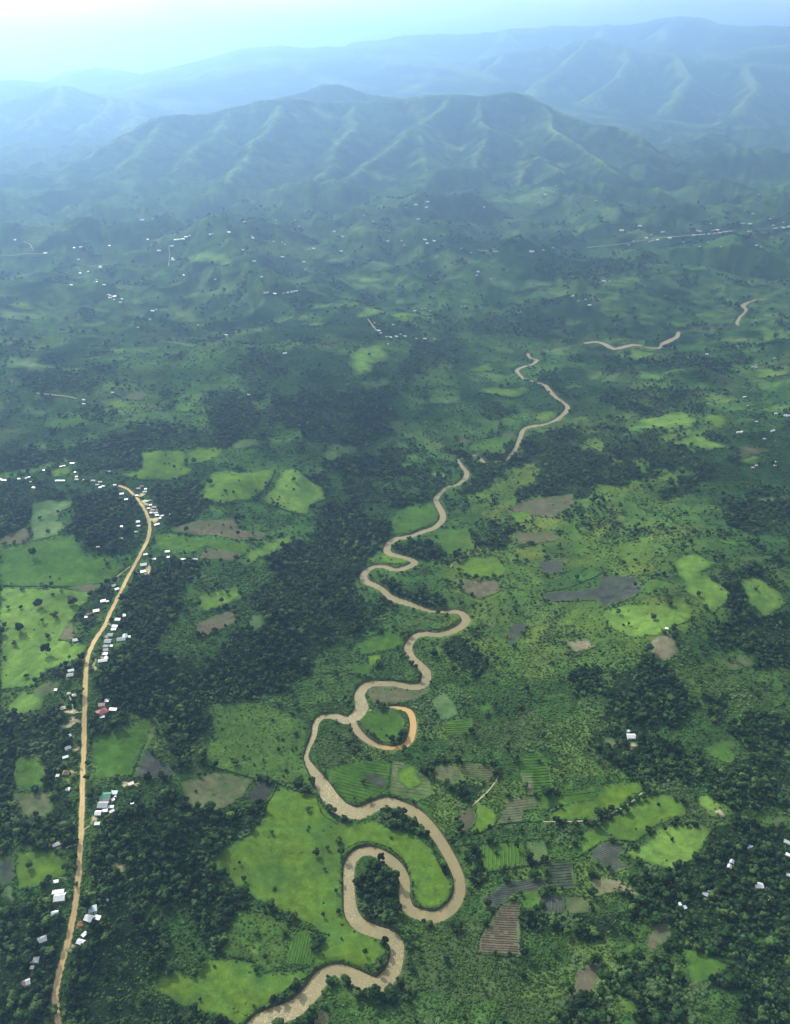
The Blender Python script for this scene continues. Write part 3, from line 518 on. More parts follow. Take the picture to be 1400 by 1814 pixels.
 ('ploughed_field',[(571,1787),(587,1797),(580,1820),(543,1818)],'brown','small brown furrowed plot at the bottom edge beside the river',_r((548,1812),(580,1792),4,'furrow',.5,.7)),
 ('field',[(1070,1310),(1086,1307),(1091,1320),(1082,1331),(1072,1325)],'grey','small grey plot left of the lone white house',None),
 ('field',[(1050,1394),(1062,1402),(1050,1418),(997,1427),(953,1436),(954,1415)],'green','dark mottled green plot left of the meadow above the footpath',None),
 ('meadow',[(1210,1680),(1290,1700),(1280,1730),(1225,1745)],'green','rough grassy clearing in the dark wood at the bottom right',None),
 ('field',[(630,1140),(690,1118),(720,1135),(700,1150),(640,1160)],'green','dull green plot left of the river below the bluff',None),
 ('field',[(652,1163),(675,1160),(676,1178),(654,1180)],'lime','small light green square left of the river below the bluff',None),
 ('field',[(770,940),(830,935),(840,975),(790,985)],'green','green plot right of the river at the centre',None),
]
_g='distant green plot on the valley floor beyond the middle river'
PATCHES = [(1362,661,32,7,'pasture','bright plot beside three white roofs at the right edge'),(1357,592,14,13,'lime','bright plot below the farthest bend of the river'),(1135,630,22,8,'lime','light plot just below the braided far river'),(1150,667,20,7,'pasture','yellow green plot between dark groves on the right'),
 (1245,685,14,8,'pasture','yellow green plot below a dark grove on the right'),(1085,672,18,7,'pale','pale plot right of the river at mid height'),(1190,747,45,16,'pasture','mottled grassy rise on the right'),(1270,745,18,14,'lime','rounded light green plot on the right slope'),(1238,785,40,10,'pasture','long grassy brow above the dark gully on the right'),(1185,775,18,7,'lime','small grassy spot left of the long grassy brow'),
 (857,653,17,7,'lime','small bright plot west of the upper river'),(952,660,10,5,'lime','tiny bright plot in the upper river bend'),(900,695,32,11,'lime','light sloping plot west of the upper river'),(1019,685,12,6,'lime','tiny bright plot east of the upper river'),(775,710,36,9,'pale','pale oval plot west of the upper river'),(972,737,25,8,'lime','bright plot inside the upper river bend'),
 (822,781,16,5,'purple','small purple soil plot west of the upper river'),(905,772,15,8,'purple','dull plot inside the upper river bend'),(720,823,11,6,'lime','tiny round light plot west of the middle river'),(780,841,12,5,'tan','small tan bare plot beside the middle river'),(870,790,32,14,'green','green plot in the curve of the upper river'),(650,637,34,26,'pasture','steep slanting grassy hillside at the centre'),(662,682,20,11,'pale','grassy foot of the slanting hillside'),
 (600,800,26,12,'pale','pale plot above the bright pastures'),(437,787,26,8,'grey','grey plot behind the brightest pasture'),(50,647,40,13,'pale','pale sloping plot at the left edge'),(127,657,16,5,'lime','small bright spot above the dark belt of wood on the left'),(232,700,30,8,'purple','purple brown plot beside the far white roof on the left'),(57,730,20,10,'pale','pale plot below the straight white track'),
 (115,750,32,13,'green','rounded green plot left of centre height'),(207,717,32,7,'lime','light green plot below the purple brown plot'),(325,722,20,8,'green','green plot left of the central grove'),(37,540,25,9,'lime','bright plot at the hazy left edge'),(20,560,38,11,'pale','broad pale plot at the hazy left edge'),(182,551,16,4,'pasture','small yellow plot on the hazy left slope'),(160,517,22,6,'pale','pale plot around the hazy left hamlet'),(245,536,18,4,'pale','faint plot right of the hazy left hamlet'),
 (372,458,34,14,'pasture','brightest hillside field in the far left haze'),(405,482,22,8,'pasture','lower end of the bright hillside field in the far haze'),(470,447,20,8,'pale','far pale plot above the red roofed building'),(600,462,25,7,'pale','far pale plot left of the hazy centre'),(677,472,25,9,'pale','far pale slope near the hazy centre'),(655,498,25,7,'pasture','far yellow green brow at the centre'),(527,471,8,4,'lime','far tiny bright square'),
 (580,542,45,6,'lime','long light field right of the red roofed building'),(657,555,28,7,'pasture','grassy brow above the pale central track'),(612,507,8,4,'lime','tiny bright plot beside far trees near the centre'),(555,575,20,4,'lime','thin light strip above the central hill wood'),(365,588,18,4,'lime','thin light strip left of the central hill wood'),(715,562,30,8,'lime','light plot above the row of far roofs'),(755,556,9,4,'pasture','tiny vivid plot beside far roofs at the centre'),
 (912,505,44,15,'pale','far terraced slope right of the centre'),(920,362,55,26,'pale','terraced foot of the broad mountain'),(715,535,28,5,'pale','far pale strip near the centre'),(835,547,15,4,'pale','far small pale strip right of the centre'),(1080,380,25,15,'pale','pale grassy slope above the orange roofed building'),(1195,485,12,5,'lime','far light plot on the right plain'),(1235,477,20,4,'lime','far long light plot on the right plain'),(1355,413,20,3,'tan','far tan strip beside the roofs along the straight road'),
 (1100,560,30,6,'green','far green plot above the braided river'),(1205,575,30,5,'green','far green plot beyond the braided river'),(1340,990,25,6,'grey','dull plot on the right slope above the hilltop pasture'),(1300,960,30,7,'green','green plot on the right slope'),(1360,885,20,5,'tan','small tan plot at the right edge'),(1330,800,35,8,'purple','dull plot among scattered roofs at the right edge'),(1330,815,25,6,'pasture','grassy spot below the dull plot at the right edge'),
 (1310,720,30,8,'green','green plot above the scattered roofs on the right'),(640,1185,28,9,'green','green plot between the bluff and the river'),(1310,1175,25,12,'grey','dull grey slope at the right'),(1380,1215,18,9,'green','green plot at the right edge'),(1280,1330,30,14,'green','green clearing right of the lone white house'),(1380,1455,18,9,'brown','dull brown plot at the right edge among trees'),(860,1255,22,9,'green','green plot right of the pale leaf shaped plot')]
HEDGES = [([(300,1575),(350,1562),(420,1605),(480,1622),(530,1642),(585,1657)],8,'tall dark hedge running diagonally to the river beside the banana plot'),
 ([(360,1355),(400,1366),(440,1376),(495,1387)],5,'dark hedge along the lower edge of the coarse green field'),([(495,1387),(482,1412),(470,1428),(458,1450)],5,'hedge between the dark bare plot and the bright meadow'),
 ([(490,1388),(540,1402),(560,1408)],4,'hedge along the top of the bright meadow'),([(800,1500),(846,1496),(930,1489),(966,1485)],4,'dark hedge above the square striped field'),([(860,1547),(936,1534),(975,1527),(1020,1521),(1066,1490)],4,'long hedge rising to the blackish plot'),
 ([(763,1352),(808,1350),(850,1351),(880,1356)],3,'low dark hedge above the grey plots east of the river'),([(381,1692),(447,1704),(453,1722)],5,'hedge between the banana plot and the bottom left meadow'),([(488,833),(481,850),(469,868),(449,887)],4,'slanting hedge between the two bright pastures'),
 ([(449,887),(395,894),(362,886)],3,'hedge along the foot of the brightest pasture'),([(455,887),(500,902),(545,917)],3,'hedge along the foot of the yellow green pasture'),([(0,1039),(60,1039),(125,1042)],2.5,'thin hedge along the top of the dotted pasture'),
 ([(165,1052),(140,1081),(120,1110),(104,1134)],3,'hedge down the right side of the dotted pasture'),([(104,1135),(135,1137)],2.5,'short hedge under the small brown plot'),([(965,1411),(1010,1409),(1062,1402)],3.5,'dark hedge below the tall striped field'),
 ([(1068,1390),(1100,1382),(1128,1380)],5,'bushy hedge at the top of the bright meadow on the right'),([(256,1320),(244,1350),(233,1377)],3,'thin hedge beside the smooth dark green field'),([(330,1095),(385,1080),(440,1045),(480,1018)],3,'long hedge climbing to the dark bluff'),
 ([(335,1115),(385,1105),(420,1090)],2.5,'hedge below the purplish bare slope'),([(1032,1516),(1075,1490),(1125,1492)],3,'hedge between the lower meadow and the blackish plot'),([(830,1480),(855,1475),(880,1462),(925,1457),(960,1456)],2.5,'thin hedge under the light green plot'),
 ([(845,1690),(853,1655),(870,1625),(890,1600)],3.5,'dark hedge on the left edge of the big furrowed field'),([(925,1600),(924,1640),(925,1697)],1.8,'thin hedge on the right edge of the big furrowed field'),([(447,1810),(465,1790),(490,1768),(520,1745),(548,1728),(560,1712)],6,'dark overgrown bank above the lowest reach of the river'),
 ([(605,1530),(606,1512),(625,1497),(655,1491),(690,1502)],3,'dark brushy rim over the narrow river loop'),([(690,1502),(715,1525),(722,1545)],6,'shrubs on the right shoulder of the narrow river loop'),([(765,1500),(778,1530),(790,1555)],6,'shrubs along the right edge of the bright meadow'),
 ([(645,1215),(680,1205),(720,1207),(745,1203)],4,'dark brush along the outer bank above the grey tongue'),([(755,1117),(790,1112),(812,1098)],5,'dark brush inside the widest river bend'),([(250,797),(330,793),(332,822)],3,'hedge round the light green field above the road'),([(0,965),(22,950),(42,933)],2.5,'thin hedge left of the ragged pale field'),
 ([(965,1050),(1010,1040),(1060,1020)],2.5,'thin dark hedge over the long dark strip'),([(560,1405),(570,1440),(600,1462)],2.5,'low brush on the left bank of the rapids')]
LONE = [(545,1433,10,'lone dark round tree in the middle of the bright meadow'),(561,1511,13,'tall dark tree left of the narrow river loop in the meadow'),(580,1503,8,'small tree between the two bigger meadow trees by the river loop'),(605,1512,14,'dark tree overhanging the narrow river loop'),(600,1489,13,'pale green tree above the narrow river loop'),
 (436,1577,15,'biggest dark tree at the left side of the bright meadow'),(432,1557,10,'tree just above the biggest dark tree of the meadow side'),(403,1550,10,'tree at the left tip of the bright meadow'),(573,1621,8,'small dark tree in the lower part of the bright meadow'),(605,1662,5,'tiny tree beside the river on the lower meadow'),(596,1578,7,'slender tree left of the rapids in the river loop'),
 (600,1614,9,'tree on the left bank of the lower river loop'),(653,1591,15,'big dark tree on the wooded island of the river loop'),(646,1689,8,'low dark tree at the tip of the lower meadow'),(455,1718,10,'dark tree at the corner of the banana plot'),(450,1782,6,'small tree at the hedge end in the bottom meadow'),(355,1771,6,'dark slender tree in the bottom left meadow'),(380,1711,6,'slender tree on the upper edge of the bottom left meadow'),(555,1661,7,'tree at the top of the small striped field'),
 (800,1636,9,'dark tree on the outer bank of the big river bend'),(762,1636,8,'small dark tree at the foot of the big river bend'),(803,1496,11,'tree on the right bank above the big river bend'),(832,1575,9,'tree right of the big river bend'),
 (70,1071,16,'broad leafy tree at the top of the dotted pasture'),(37,1077,8,'small round tree at the top left of the dotted pasture'),(98,1091,13,'round tree in the middle of the dotted pasture'),(76,1100,7,'small tree beside the round tree of the dotted pasture'),(37,1114,16,'tall pair of crowns at the left of the dotted pasture'),(83,1154,18,'biggest dark tree low in the dotted pasture'),(86,1128,9,'tree just above the biggest dark tree of the dotted pasture'),
 (16,1077,8,'tree near the left edge at the top of the dotted pasture'),(4,1120,14,'dark tree cut by the left edge of the photo in the dotted pasture'),(94,1054,7,'small tree touching the top hedge of the dotted pasture'),(40,1045,8,'tree standing on the top hedge of the dotted pasture'),(130,1063,19,'broad pale tree at the right corner of the dotted pasture'),(9,1165,7,'small tree low at the left edge of the dotted pasture'),(26,1140,9,'tree left of centre in the dotted pasture'),
 (60,985,14,'broad tree in the blue green field'),(90,1023,5,'lone round tree low in the blue green field'),(168,985,6,'dark tree at the right corner of the blue green field'),(86,940,8,'tree in the ragged pale field'),(340,1063,9,'upper tree of the four on the slope right of the road'),(354,1071,8,'right tree of the four on the slope right of the road'),(331,1083,8,'lowest tree of the four on the slope right of the road'),(371,1051,6,'tree on the mottled slope left of the bluff'),(346,1000,10,'round tree below the grey roof right of the road'),(331,957,5,'small tree in the long green field'),
 (372,856,11,'big round tree at the left corner of the brightest pasture'),(310,828,6,'tree in the light green field above the road'),(241,844,6,'upright tree beside the light green field above the road'),(100,847,5,'dark tree behind the long white village building'),(49,838,6,'pointed dark tree above the village at the left'),
 (400,870,7,'left tree inside the brightest pasture'),(414,875,6,'right tree inside the brightest pasture'),(454,870,5,'tree beside the slanting hedge'),(471,856,6,'tree standing in the slanting hedge'),(522,850,8,'upper tree in the yellow green pasture'),(521,867,5,'middle tree in the yellow green pasture'),(496,881,4,'lowest tree in the yellow green pasture'),
 (431,917,9,'tree above the purplish bare field'),(426,932,8,'upper tree on the purplish bare field'),(422,947,8,'lower tree on the purplish bare field'),(449,945,7,'right tree on the purplish bare field'),(440,997,8,'dark tree at the left of the yellow green slope'),(555,900,11,'tree at the lower right tip of the yellow green pasture'),(416,1075,9,'upper tree left of the rounded pale plot'),(422,1092,9,'lower tree left of the rounded pale plot'),
 (1186,1068,13,'dark tree at the top of the bright hill pasture'),(1218,1064,9,'tree with a long shadow at the right of the bright hill pasture'),(1300,1039,14,'big dark tree between the two hilltop pastures'),(1266,1025,9,'tree on the domed hilltop pasture'),(1252,1116,9,'tree below the bright hill pasture at its right'),(1257,1139,9,'tree right of the brown knoll'),(1191,1118,9,'dark tree beside the tiny white hut on the hill'),(1309,1193,9,'tree on the dull grey slope at the right'),(1104,1107,5,'small tree at the left in the bright hill pasture'),
 (1157,1093,11,'bush like tree in the middle of the bright hill pasture'),(1114,1107,6,'low tree in the lower part of the bright hill pasture'),(1211,1168,7,'tree at the foot of the brown knoll'),(1200,1143,8,'tree on the right side of the brown knoll'),(1236,1054,9,'tree between the domed hilltop and the hill pasture'),(1021,1025,9,'round dark tree above the long dark strip'),(1105,998,9,'dark tree on the plain left of the domed hilltop'),(1286,1229,10,'tree at the edge of the round grove at the right'),(1339,1043,7,'tree on the mottled slope at the right edge'),
 (1140,1413,10,'dark tree at the upper end of the pale footpath'),(1110,1438,9,'dark tree beside the middle of the pale footpath'),(1166,1424,6,'small dark tree in the bright meadow right of the footpath'),(1215,1460,9,'tree between the bright meadow and the yellow green hillside'),(1190,1487,7,'small dark tree on the yellow green hillside'),(1128,1520,6,'shrubby tree at the left of the yellow green hillside'),(1135,1385,13,'big dark tree behind the meadow above the footpath'),(830,1417,12,'dark tree over the small tan path east of the river'),(902,1452,5,'round dark bush tree on the grey plot'),
 (155,1378,12,'dark tree beside the road at the corner of the smooth dark green field'),(157,1352,11,'tree shading the road right beside the smooth dark green field'),(136,1568,8,'dark tree casting its shade across the road'),(1008,1742,8,'round dark tree at the left of the brown bare plot')]
# px, py, width px, depth/width, turn, roof form, roof colour, label
HOUSES = [
(255,1001,11,.7,12,'gable','white','white house with a pinkish yard beside the road bend'),(254,1014,9,.6,25,'mono','white','white shed just below the white house with the pinkish yard'),(241,1017,5,.7,10,'mono','pale','tiny pale hut between the road and the white shed'),(273.5,992,6,.5,20,'mono','white','small white hut right of the white house with the pinkish yard'),
(201,1039,10,.6,25,'gable','pale','pale house left of the road with a dark wood beside it'),(208,1045,7,.6,30,'mono','pale','small pale shed touching the road below the pale house'),(183.5,1066,9,.55,25,'mono','white','white roof in the trees left of the road, above the long white roof'),(191,1067,5,.6,40,'mono','pale','tiny pale shed beside the white roof in the trees left of the road'),
(171,1083.5,10,.5,20,'mono','white','long white roof left of the road above the brown plot'),(159,1089,9,.5,5,'gable','rust','pinkish grey roof left of the long white roof'),(153,1095,4,.7,0,'mono','white','tiny white hut below the pinkish grey roof'),
(209,1099,9,.55,0,'mono','blue','blue grey roof at the top of the row right of the road'),(220,1092,6,.9,35,'mono','white','tilted white roof right of the blue grey roof'),(204,1111,9,.5,-5,'mono','white','white roof under the blue grey roof'),(202,1116.5,8,.5,5,'mono','pale','narrow pale roof under the white roof of the row'),
(196,1126,10,.7,0,'gable','grey','grey roof above the biggest grey roof of the row'),(192,1137,12,.75,0,'gable','grey','biggest grey roof of the row right of the road'),(216,1133,16,.5,12,'lshape','grey','long angled grey roof right of the biggest grey roof'),(228,1130,7,.5,0,'mono','white','low white shed right of the long angled grey roof'),
(188.5,1146,9,.6,0,'gable','grey','small grey roof under the biggest grey roof of the row'),(186.5,1153,11,.6,12,'gable','pale','pale gabled roof low in the row right of the road'),(198,1146,4,.8,0,'mono','white','tiny white hut right of the small grey roof'),(186.5,1160,9,.5,0,'mono','white','white roof under the pale gabled roof'),
(183,1171,16,.4,12,'lshape','white','long white building with a wing at the bottom of the row'),(134.5,1135,9,.7,15,'gable','white','lone white roof at the right corner of the dotted pasture'),(126.5,1189,10,.5,18,'gable','white','upper white roof of the pair left of the road'),(125,1197,11,.6,15,'gable','pale','lower grey white roof of the pair left of the road'),
(132,1233,7,.9,20,'hip','cream','pyramid roofed pale hut beside the winding path'),(122.5,1230,5,.8,0,'hip','cream','small cream hut left of the pyramid roofed hut'),(99.5,1224,4,.8,0,'mono','white','tiny white hut at the edge of the grey green plot'),(111.5,1256,10,.65,25,'gable','cream','cream gabled house with a dark front left of the road'),
(190,1243,7,.7,0,'mono','white','small square white roof behind the red roof'),(181.5,1261,19,.65,35,'hip','red','big red hipped roof right of the road'),(181,1250,11,.5,10,'mono','rust','grey brown shed joined to the red roof'),(201,1258,13,.35,-5,'mono','white','long white roof right of the red roof'),(181.5,1271.5,8,.5,20,'mono','white','small white roof below the red roof'),
(123,1305,7,.7,40,'gable','white','tilted white roof alone in the trees left of the road'),(121,1326,10,.6,35,'gable','white','half shaded tilted roof left of the road beside a pale bank'),(117,1343,9,.4,25,'mono','grey','low grey roof below the half shaded tilted roof'),(118,1370,12,.8,0,'hip','brown','brown thatched house left of the road'),(103,1376,5,.8,0,'mono','pale','small grey white hut left of the brown thatched house'),
(121,1400,6.5,.7,0,'mono','white','lone white roof at the edge of a dark grove left of the road'),(188,1411,18,.8,8,'gable','green','green roofed building right of the road'),(203.5,1406,10,.6,0,'mono','blue','blue grey roof right of the green roofed building'),(183.5,1426.5,18,.7,0,'gable','grey','big grey roof under the green roofed building'),(196.5,1431,11,.3,5,'mono','white','thin white roof at the right of the big grey roof'),
(175,1441.5,11,.8,0,'gable','white','square white house below the big grey roof'),(187,1438,8,.5,10,'mono','white','small white shed right of the square white house'),(199,1439,8,.35,40,'mono','pale','slanting pale roof at the end of the small white shed'),(201,1418.5,5,.6,40,'mono','white','tiny white hut below the blue grey roof'),
(240.5,1416,13,.6,20,'gable','rust','rusty red roof standing apart behind the green roofed building'),(235,1424.5,4.5,.8,20,'mono','white','tiny white hut under the rusty red roof'),(173,1461,9,.5,5,'mono','pale','pale roof with a dark front at the foot of the sandy yard'),(233,1390,9,.5,30,'mono','cream','broken cream roof behind the green roofed building'),
(101,1497,12,.5,25,'gable','pale','pale grey house above the oblong field'),(104,1581,20,.28,8,'mono','white','long thin white roof behind the white gabled house'),(107,1590,19,.75,8,'gable','white','largest white gabled house left of the road near the bottom'),(98,1619,12,.7,12,'gable','white','white house below the largest gabled house'),(67,1611,6,.5,20,'mono','pale','small pale roof deep in trees left of the gabled house'),
(159,1627.5,15,.75,-20,'gable','white','big white roof right of the road near the bottom'),(173,1627,12,.5,-15,'mono','white','white lean to roof joined to the big white roof'),(165,1612,14,.7,20,'mono','blue','bluish glassy roof above the big white roof'),(150.5,1657,9,.5,60,'mono','white','steeply turned white roof above the lower white roof'),(144,1670,13,.6,-15,'gable','white','lower white roof at the right edge of the road'),
(76,1665,15,.7,25,'gable','grey','old grey house left of the road at the bottom'),(63,1701.5,14,.6,5,'gable','white','striped white roof alone at the bottom left'),(58,1716,5.5,.8,0,'mono','white','small white hut under the striped white roof'),(80,1686,4,1,0,'mono','white','tiny white hut between the grey house and the striped roof'),(100,1563.5,8,.5,15,'mono','white','white roof at the end of the bare strip left of the road'),(47,1742,14,.7,25,'gable','rust','rusty and pale roof at the bottom left beside tan ground'),
(216,876,8,.6,15,'mono','blue','bluish roof left of the top of the road'),(224,886,8,.45,10,'mono','white','white roof left of the road below the bluish roof'),(245,925.5,7,.6,15,'mono','white','white roof left of the road bend'),(246,933,6,.4,10,'mono','pale','thin pale roof under the white roof left of the road bend'),(216,934,5,.7,-10,'mono','white','tiny white roof deep in trees left of the road bend'),(242,943,6,.7,10,'hip','pale','small pale hut below the thin pale roof'),(215,955,7,.6,15,'gable','pale','pale house in trees well left of the road bend'),(174,971,5,.6,0,'mono','white','tiny white roof at the edge of the blue green field'),
(246,866,8,.5,10,'gable','pale','pale roof at the left of the cluster above the road top'),(252,862,8,.6,0,'gable','rust','brown roof at the back of the cluster above the road top'),(257,872,8,.6,15,'gable','white','white roof at the right of the cluster above the road top'),(258.5,867.5,5,.6,20,'mono','white','tiny white roof behind the white roof of the top cluster'),(243,879,6,.3,-10,'mono','white','thin white roof touching the road under the top cluster'),
(260,889,7,.5,10,'mono','cream','cream roof between the top cluster and the crowded roofs'),(266,888,5,.6,0,'mono','rust','small brown roof right of the cream roof'),(267,896,5,.6,20,'mono','white','white roof at the back left of the crowded roofs'),(274,899,9,.5,0,'gable','pale','wide pale roof at the back of the crowded roofs'),(263.5,902,6,.5,15,'mono','pale','pale roof nearest the road in the crowded roofs'),(271.5,904.5,8,.5,10,'gable','cream','cream roof in the middle of the crowded roofs'),(279.5,904.5,5,.7,0,'mono','rust','brown roof at the right of the crowded roofs'),
(277,909.5,9,.5,0,'gable','white','brightest white roof of the crowded roofs'),(268,910,5,.6,0,'mono','pale','small pale roof left of the brightest white roof'),(278.5,914,7,.5,5,'mono','white','white roof under the brightest white roof'),(287,915,8,.4,30,'mono','pale','slanting pale roof at the right end of the crowded roofs'),(303,913,5,.6,0,'mono','pale','pale roof standing apart right of the crowded roofs'),(284,919.5,5,.5,20,'mono','white','tiny white roof above the sandy ground at the bend'),(278.5,930,11,.35,35,'mono','white','long slanting white roof below the sandy ground at the bend'),
(166,852,9,.45,-5,'gable','cream','wide cream roof in the village west of the road top'),(178.5,854.5,8,.6,0,'gable','cream','cream roof right of the wide cream roof in the village'),(173.5,859.5,8,.5,10,'gable','pale','pale roof under the wide cream roof'),(184,862,7,.6,-10,'gable','white','white roof at the right end of the village cluster'),(178,864.5,6,.5,15,'mono','white','lowest white roof of the village cluster'),(204,860.5,6,.6,20,'mono','cream','cream hut just at the end of the road'),(194,836,6,.6,20,'hip','pale','pale hut in the wood above the village'),
(347,991.5,9,.5,0,'gable','pale','grey white roof at the edge of the small grey plot'),(325,992,8,.25,-8,'mono','pale','thin pale roof left of the grey white roof'),(297,978.5,8,.5,10,'mono','pale','pale roof under the long green field'),(298.5,988.5,4,.8,0,'mono','white','tiny white hut beside the vertical path under the long green field'),(258.5,983.5,7,.4,20,'mono','pale','pale roof touching the road above the pinkish yard'),
(1.5,850,4,.7,0,'mono','white','white roof cut by the left edge in the village'),(6.5,851.5,8,.4,0,'mono','pale','long pale roof near the left edge in the village'),(12,852.5,4,.6,0,'mono','white','small white roof right of the long pale roof near the left edge'),(34,849.5,4.5,.5,0,'mono','white','single white roof left of the village field'),(46,848.5,4,.6,15,'mono','pale','pale roof right of the single white roof'),(52,846.5,4.5,.6,20,'mono','white','white roof under the pointed tree'),(56,854.5,6,.5,15,'gable','cream','cream roof below the white roof under the pointed tree'),(60,865,6,.5,-20,'mono','white','white roof lowest of all in the village wood'),
(78.5,834.5,4.5,.6,0,'mono','white','white roof left of the small field above the village'),(107,851.5,20,.09,0,'mono','white','very long low white building below the small village field'),(137,850,8,.6,-10,'gable','cream','cream house with pink front in the middle of the village'),(136,846,4,.7,10,'mono','white','tiny white roof behind the cream house with pink front'),(128.5,821.5,9,.3,0,'mono','white','thin white roof at the top corner of the small village field'),(114,826.5,5,.4,15,'mono','pale','pale roof on the top edge of the small village field'),(108.5,827.8,4,.4,15,'mono','white','white roof left on the top edge of the small village field'),(133.5,838,3.5,.7,0,'mono','white','tiny white roof right of the small village field'),(150,851.5,5,.4,0,'mono','pale','pale roof between the cream house and the wide cream roof'),
(1328,1503,8,.7,-20,'mono','blue','bluish white roof in a dark clearing at the lower right'),(1296,1528,8,.7,60,'gable','grey','upper grey roof of the slanting pair in the dark wood'),(1292,1536.5,8,.7,60,'gable','pale','lower pale roof of the slanting pair in the dark wood'),(1343.5,1569.5,14,.7,0,'gable','white','brightest white roof in the dark wood at the lower right'),(1249,1585,9,.7,-30,'gable','grey','grey roof beside a bare path in the dark wood'),(1257,1580.5,6,.7,-30,'mono','grey','small grey roof behind the grey roof in the dark wood'),(1213,1609.5,5,.8,20,'mono','blue','small bluish roof at the left end of the dark wood'),(1203.5,1604,3,.8,20,'mono','white','tiny white roof left of the small bluish roof'),
(1394,1493,10,.6,-35,'gable','grey','grey roof cut by the right edge of the photo'),(1397,1516,10,.5,-35,'gable','white','white roof cut by the right edge below the grey roof'),(1396,1552,6,.6,-20,'mono','grey','small dull roof at the right edge under the white roof'),(1118,1305,15,.65,0,'gable','white','lone white house with a sandy yard on the right'),(1113,1297,5,.5,30,'mono','pale','pale hut behind the lone white house'),(1181,1115,5,.4,-10,'mono','white','tiny white hut on the low hill at the right'),
]
TANKS = [(205,1412.5,4.2,'round white tank behind the green roofed building'),(191,1595.5,4.5,'round white tank in the dark trees right of the road')]
def _t(ox, oy, s, L): return [(ox + a / s, oy + b / s) for a, b in L]
# far roofs a few pixels wide: region -> (points, what they look like, group)
FAR = [
 (_t(0,380,4,[(110,188),(530,243),(575,237),(780,228),(560,326),(325,280)]),'tiny pale roof along the hazy lane at the far left','roofs along the hazy lane'),
 (_t(0,380,4,[(1050,183),(1220,230),(1225,317),(1230,328),(1305,437),(1245,186),(1270,183),(1285,184),(1300,180),(1320,165),(1345,158),(1080,35),(1010,45)])+_t(350,380,4,[(95,147),(105,142),(225,132)]),'tiny white roof in the far village line at the hazy upper left','roofs of the far upper left village'),
 (_t(0,380,4,[(712,372),(714,380),(628,411),(572,422),(508,505),(685,470),(690,484),(740,503)]),'tiny white roof on the slope above the far left hamlet','roofs above the far left hamlet'),
 (_t(0,380,4,[(770,575),(785,580),(783,594),(810,587),(825,585),(868,605),(855,628),(812,610)]),'tiny white roof in the tight far left hamlet','roofs of the far left hamlet'),
 (_t(0,380,4,[(1085,688),(1110,680),(1065,750),(980,807)])+_t(350,380,4,[(265,840),(275,838),(205,860),(5,790)]),'tiny white roof scattered below the far left hamlet','scattered far left roofs'),
 (_t(350,380,4,[(335,60),(560,50),(693,47),(720,90),(385,160),(395,172),(540,198),(600,203),(620,218),(403,337),(323,258),(455,447),(128,466),(603,306)]),'tiny white roof at the foot of the broad mountain left of centre','roofs at the mountain foot left of centre'),
 (_t(350,380,4,[(785,258),(825,247),(755,342),(970,125),(1030,162),(1350,195),(1245,57),(1180,12),(1020,265),(765,395)]),'tiny white roof on the hazy slopes near the centre','roofs on the hazy central slopes'),
 (_t(350,380,4,[(550,566),(610,565),(640,558),(700,548)]),'small white roof in the row right of the red and white building','roofs right of the red and white building'),
 (_t(350,380,4,[(1255,775),(1285,828),(1300,847),(1340,873),(1368,876),(1350,925),(1388,787)])+_t(700,330,4,[(10,1070),(70,1068),(150,1087),(212,1086),(40,1055),(280,1090)]),'small white roof in the hillside row near the centre','roofs of the central hillside row'),
 (_t(350,380,4,[(620,989)])+[(441,701)],'lone white roof on the wooded central hill','lone central roofs'),
 (_t(700,330,4,[(78,158),(148,135),(222,155),(230,115),(165,238),(632,155),(1050,22),(1063,65),(1140,3)]),'tiny white roof on the lower slopes of the broad mountain','roofs on the broad mountain'),
 (_t(700,330,4,[(45,392),(228,410),(212,383),(278,392),(68,425),(470,447),(540,475),(1052,458),(1120,443)]),'tiny white roof under the mountain right of centre','roofs under the mountain right of centre'),
 (_t(700,330,4,[(588,610),(578,638),(247,640),(680,662),(140,887),(190,875),(215,872),(250,890),(472,858),(495,856),(235,937)]),'small white roof around the vivid plot right of centre','roofs around the vivid far plot'),
 (_t(700,330,4,[(1260,783),(1300,817),(1348,810),(1378,847)])+_t(1050,330,4,[(93,685),(78,675),(120,680)]),'small white roof on the far plain beyond the upper river','roofs beyond the upper river'),
 (_t(1050,330,4,[(335,287),(290,395),(255,420),(400,400),(415,395),(430,390),(460,385),(545,373),(415,350),(380,372),(495,330)]),'tiny white roof at the left end of the far straight road','roofs at the left of the far road'),
 (_t(1050,330,4,[(715,353),(735,352),(755,351),(770,349),(790,348),(822,347),(860,343),(885,339),(905,335),(930,331),(950,328),(975,325),(740,320),(755,326),(850,320),(870,317),(885,316),(835,272)]),'tiny white roof in the dense line along the far straight road','roofs of the far road village'),
 (_t(1050,330,4,[(1045,272),(1068,270),(1115,272),(1135,203),(1258,238),(1100,328),(1120,327),(1285,307),(1300,305),(1278,285),(1355,303),(1340,295),(1390,292),(1350,262)]),'tiny white roof near the right end of the far straight road','roofs at the right of the far road'),
 (_t(1050,330,4,[(820,405),(643,404),(905,436),(1270,370),(1190,437),(1160,424),(755,435),(20,112),(1175,67)]),'tiny white roof scattered around the far straight road','scattered roofs near the far road'),
 (_t(1050,580,4,[(810,195),(1288,225),(1155,275),(1158,290),(1135,287),(1025,312),(1075,498),(1095,562)]),'small white roof above the scattered farms on the right slope','upper roofs on the right slope'),
 (_t(1050,580,4,[(1303,617),(1365,628),(1385,632),(1275,738),(1215,797),(1160,675),(1055,745)]),'small white roof among the scattered farms on the right slope','farm roofs on the right slope'),
 (_t(1050,580,4,[(1290,960),(1290,985),(1157,985),(1130,1000)]),'small white roof at the lowest of the right slope farms','lowest roofs on the right slope'),
]
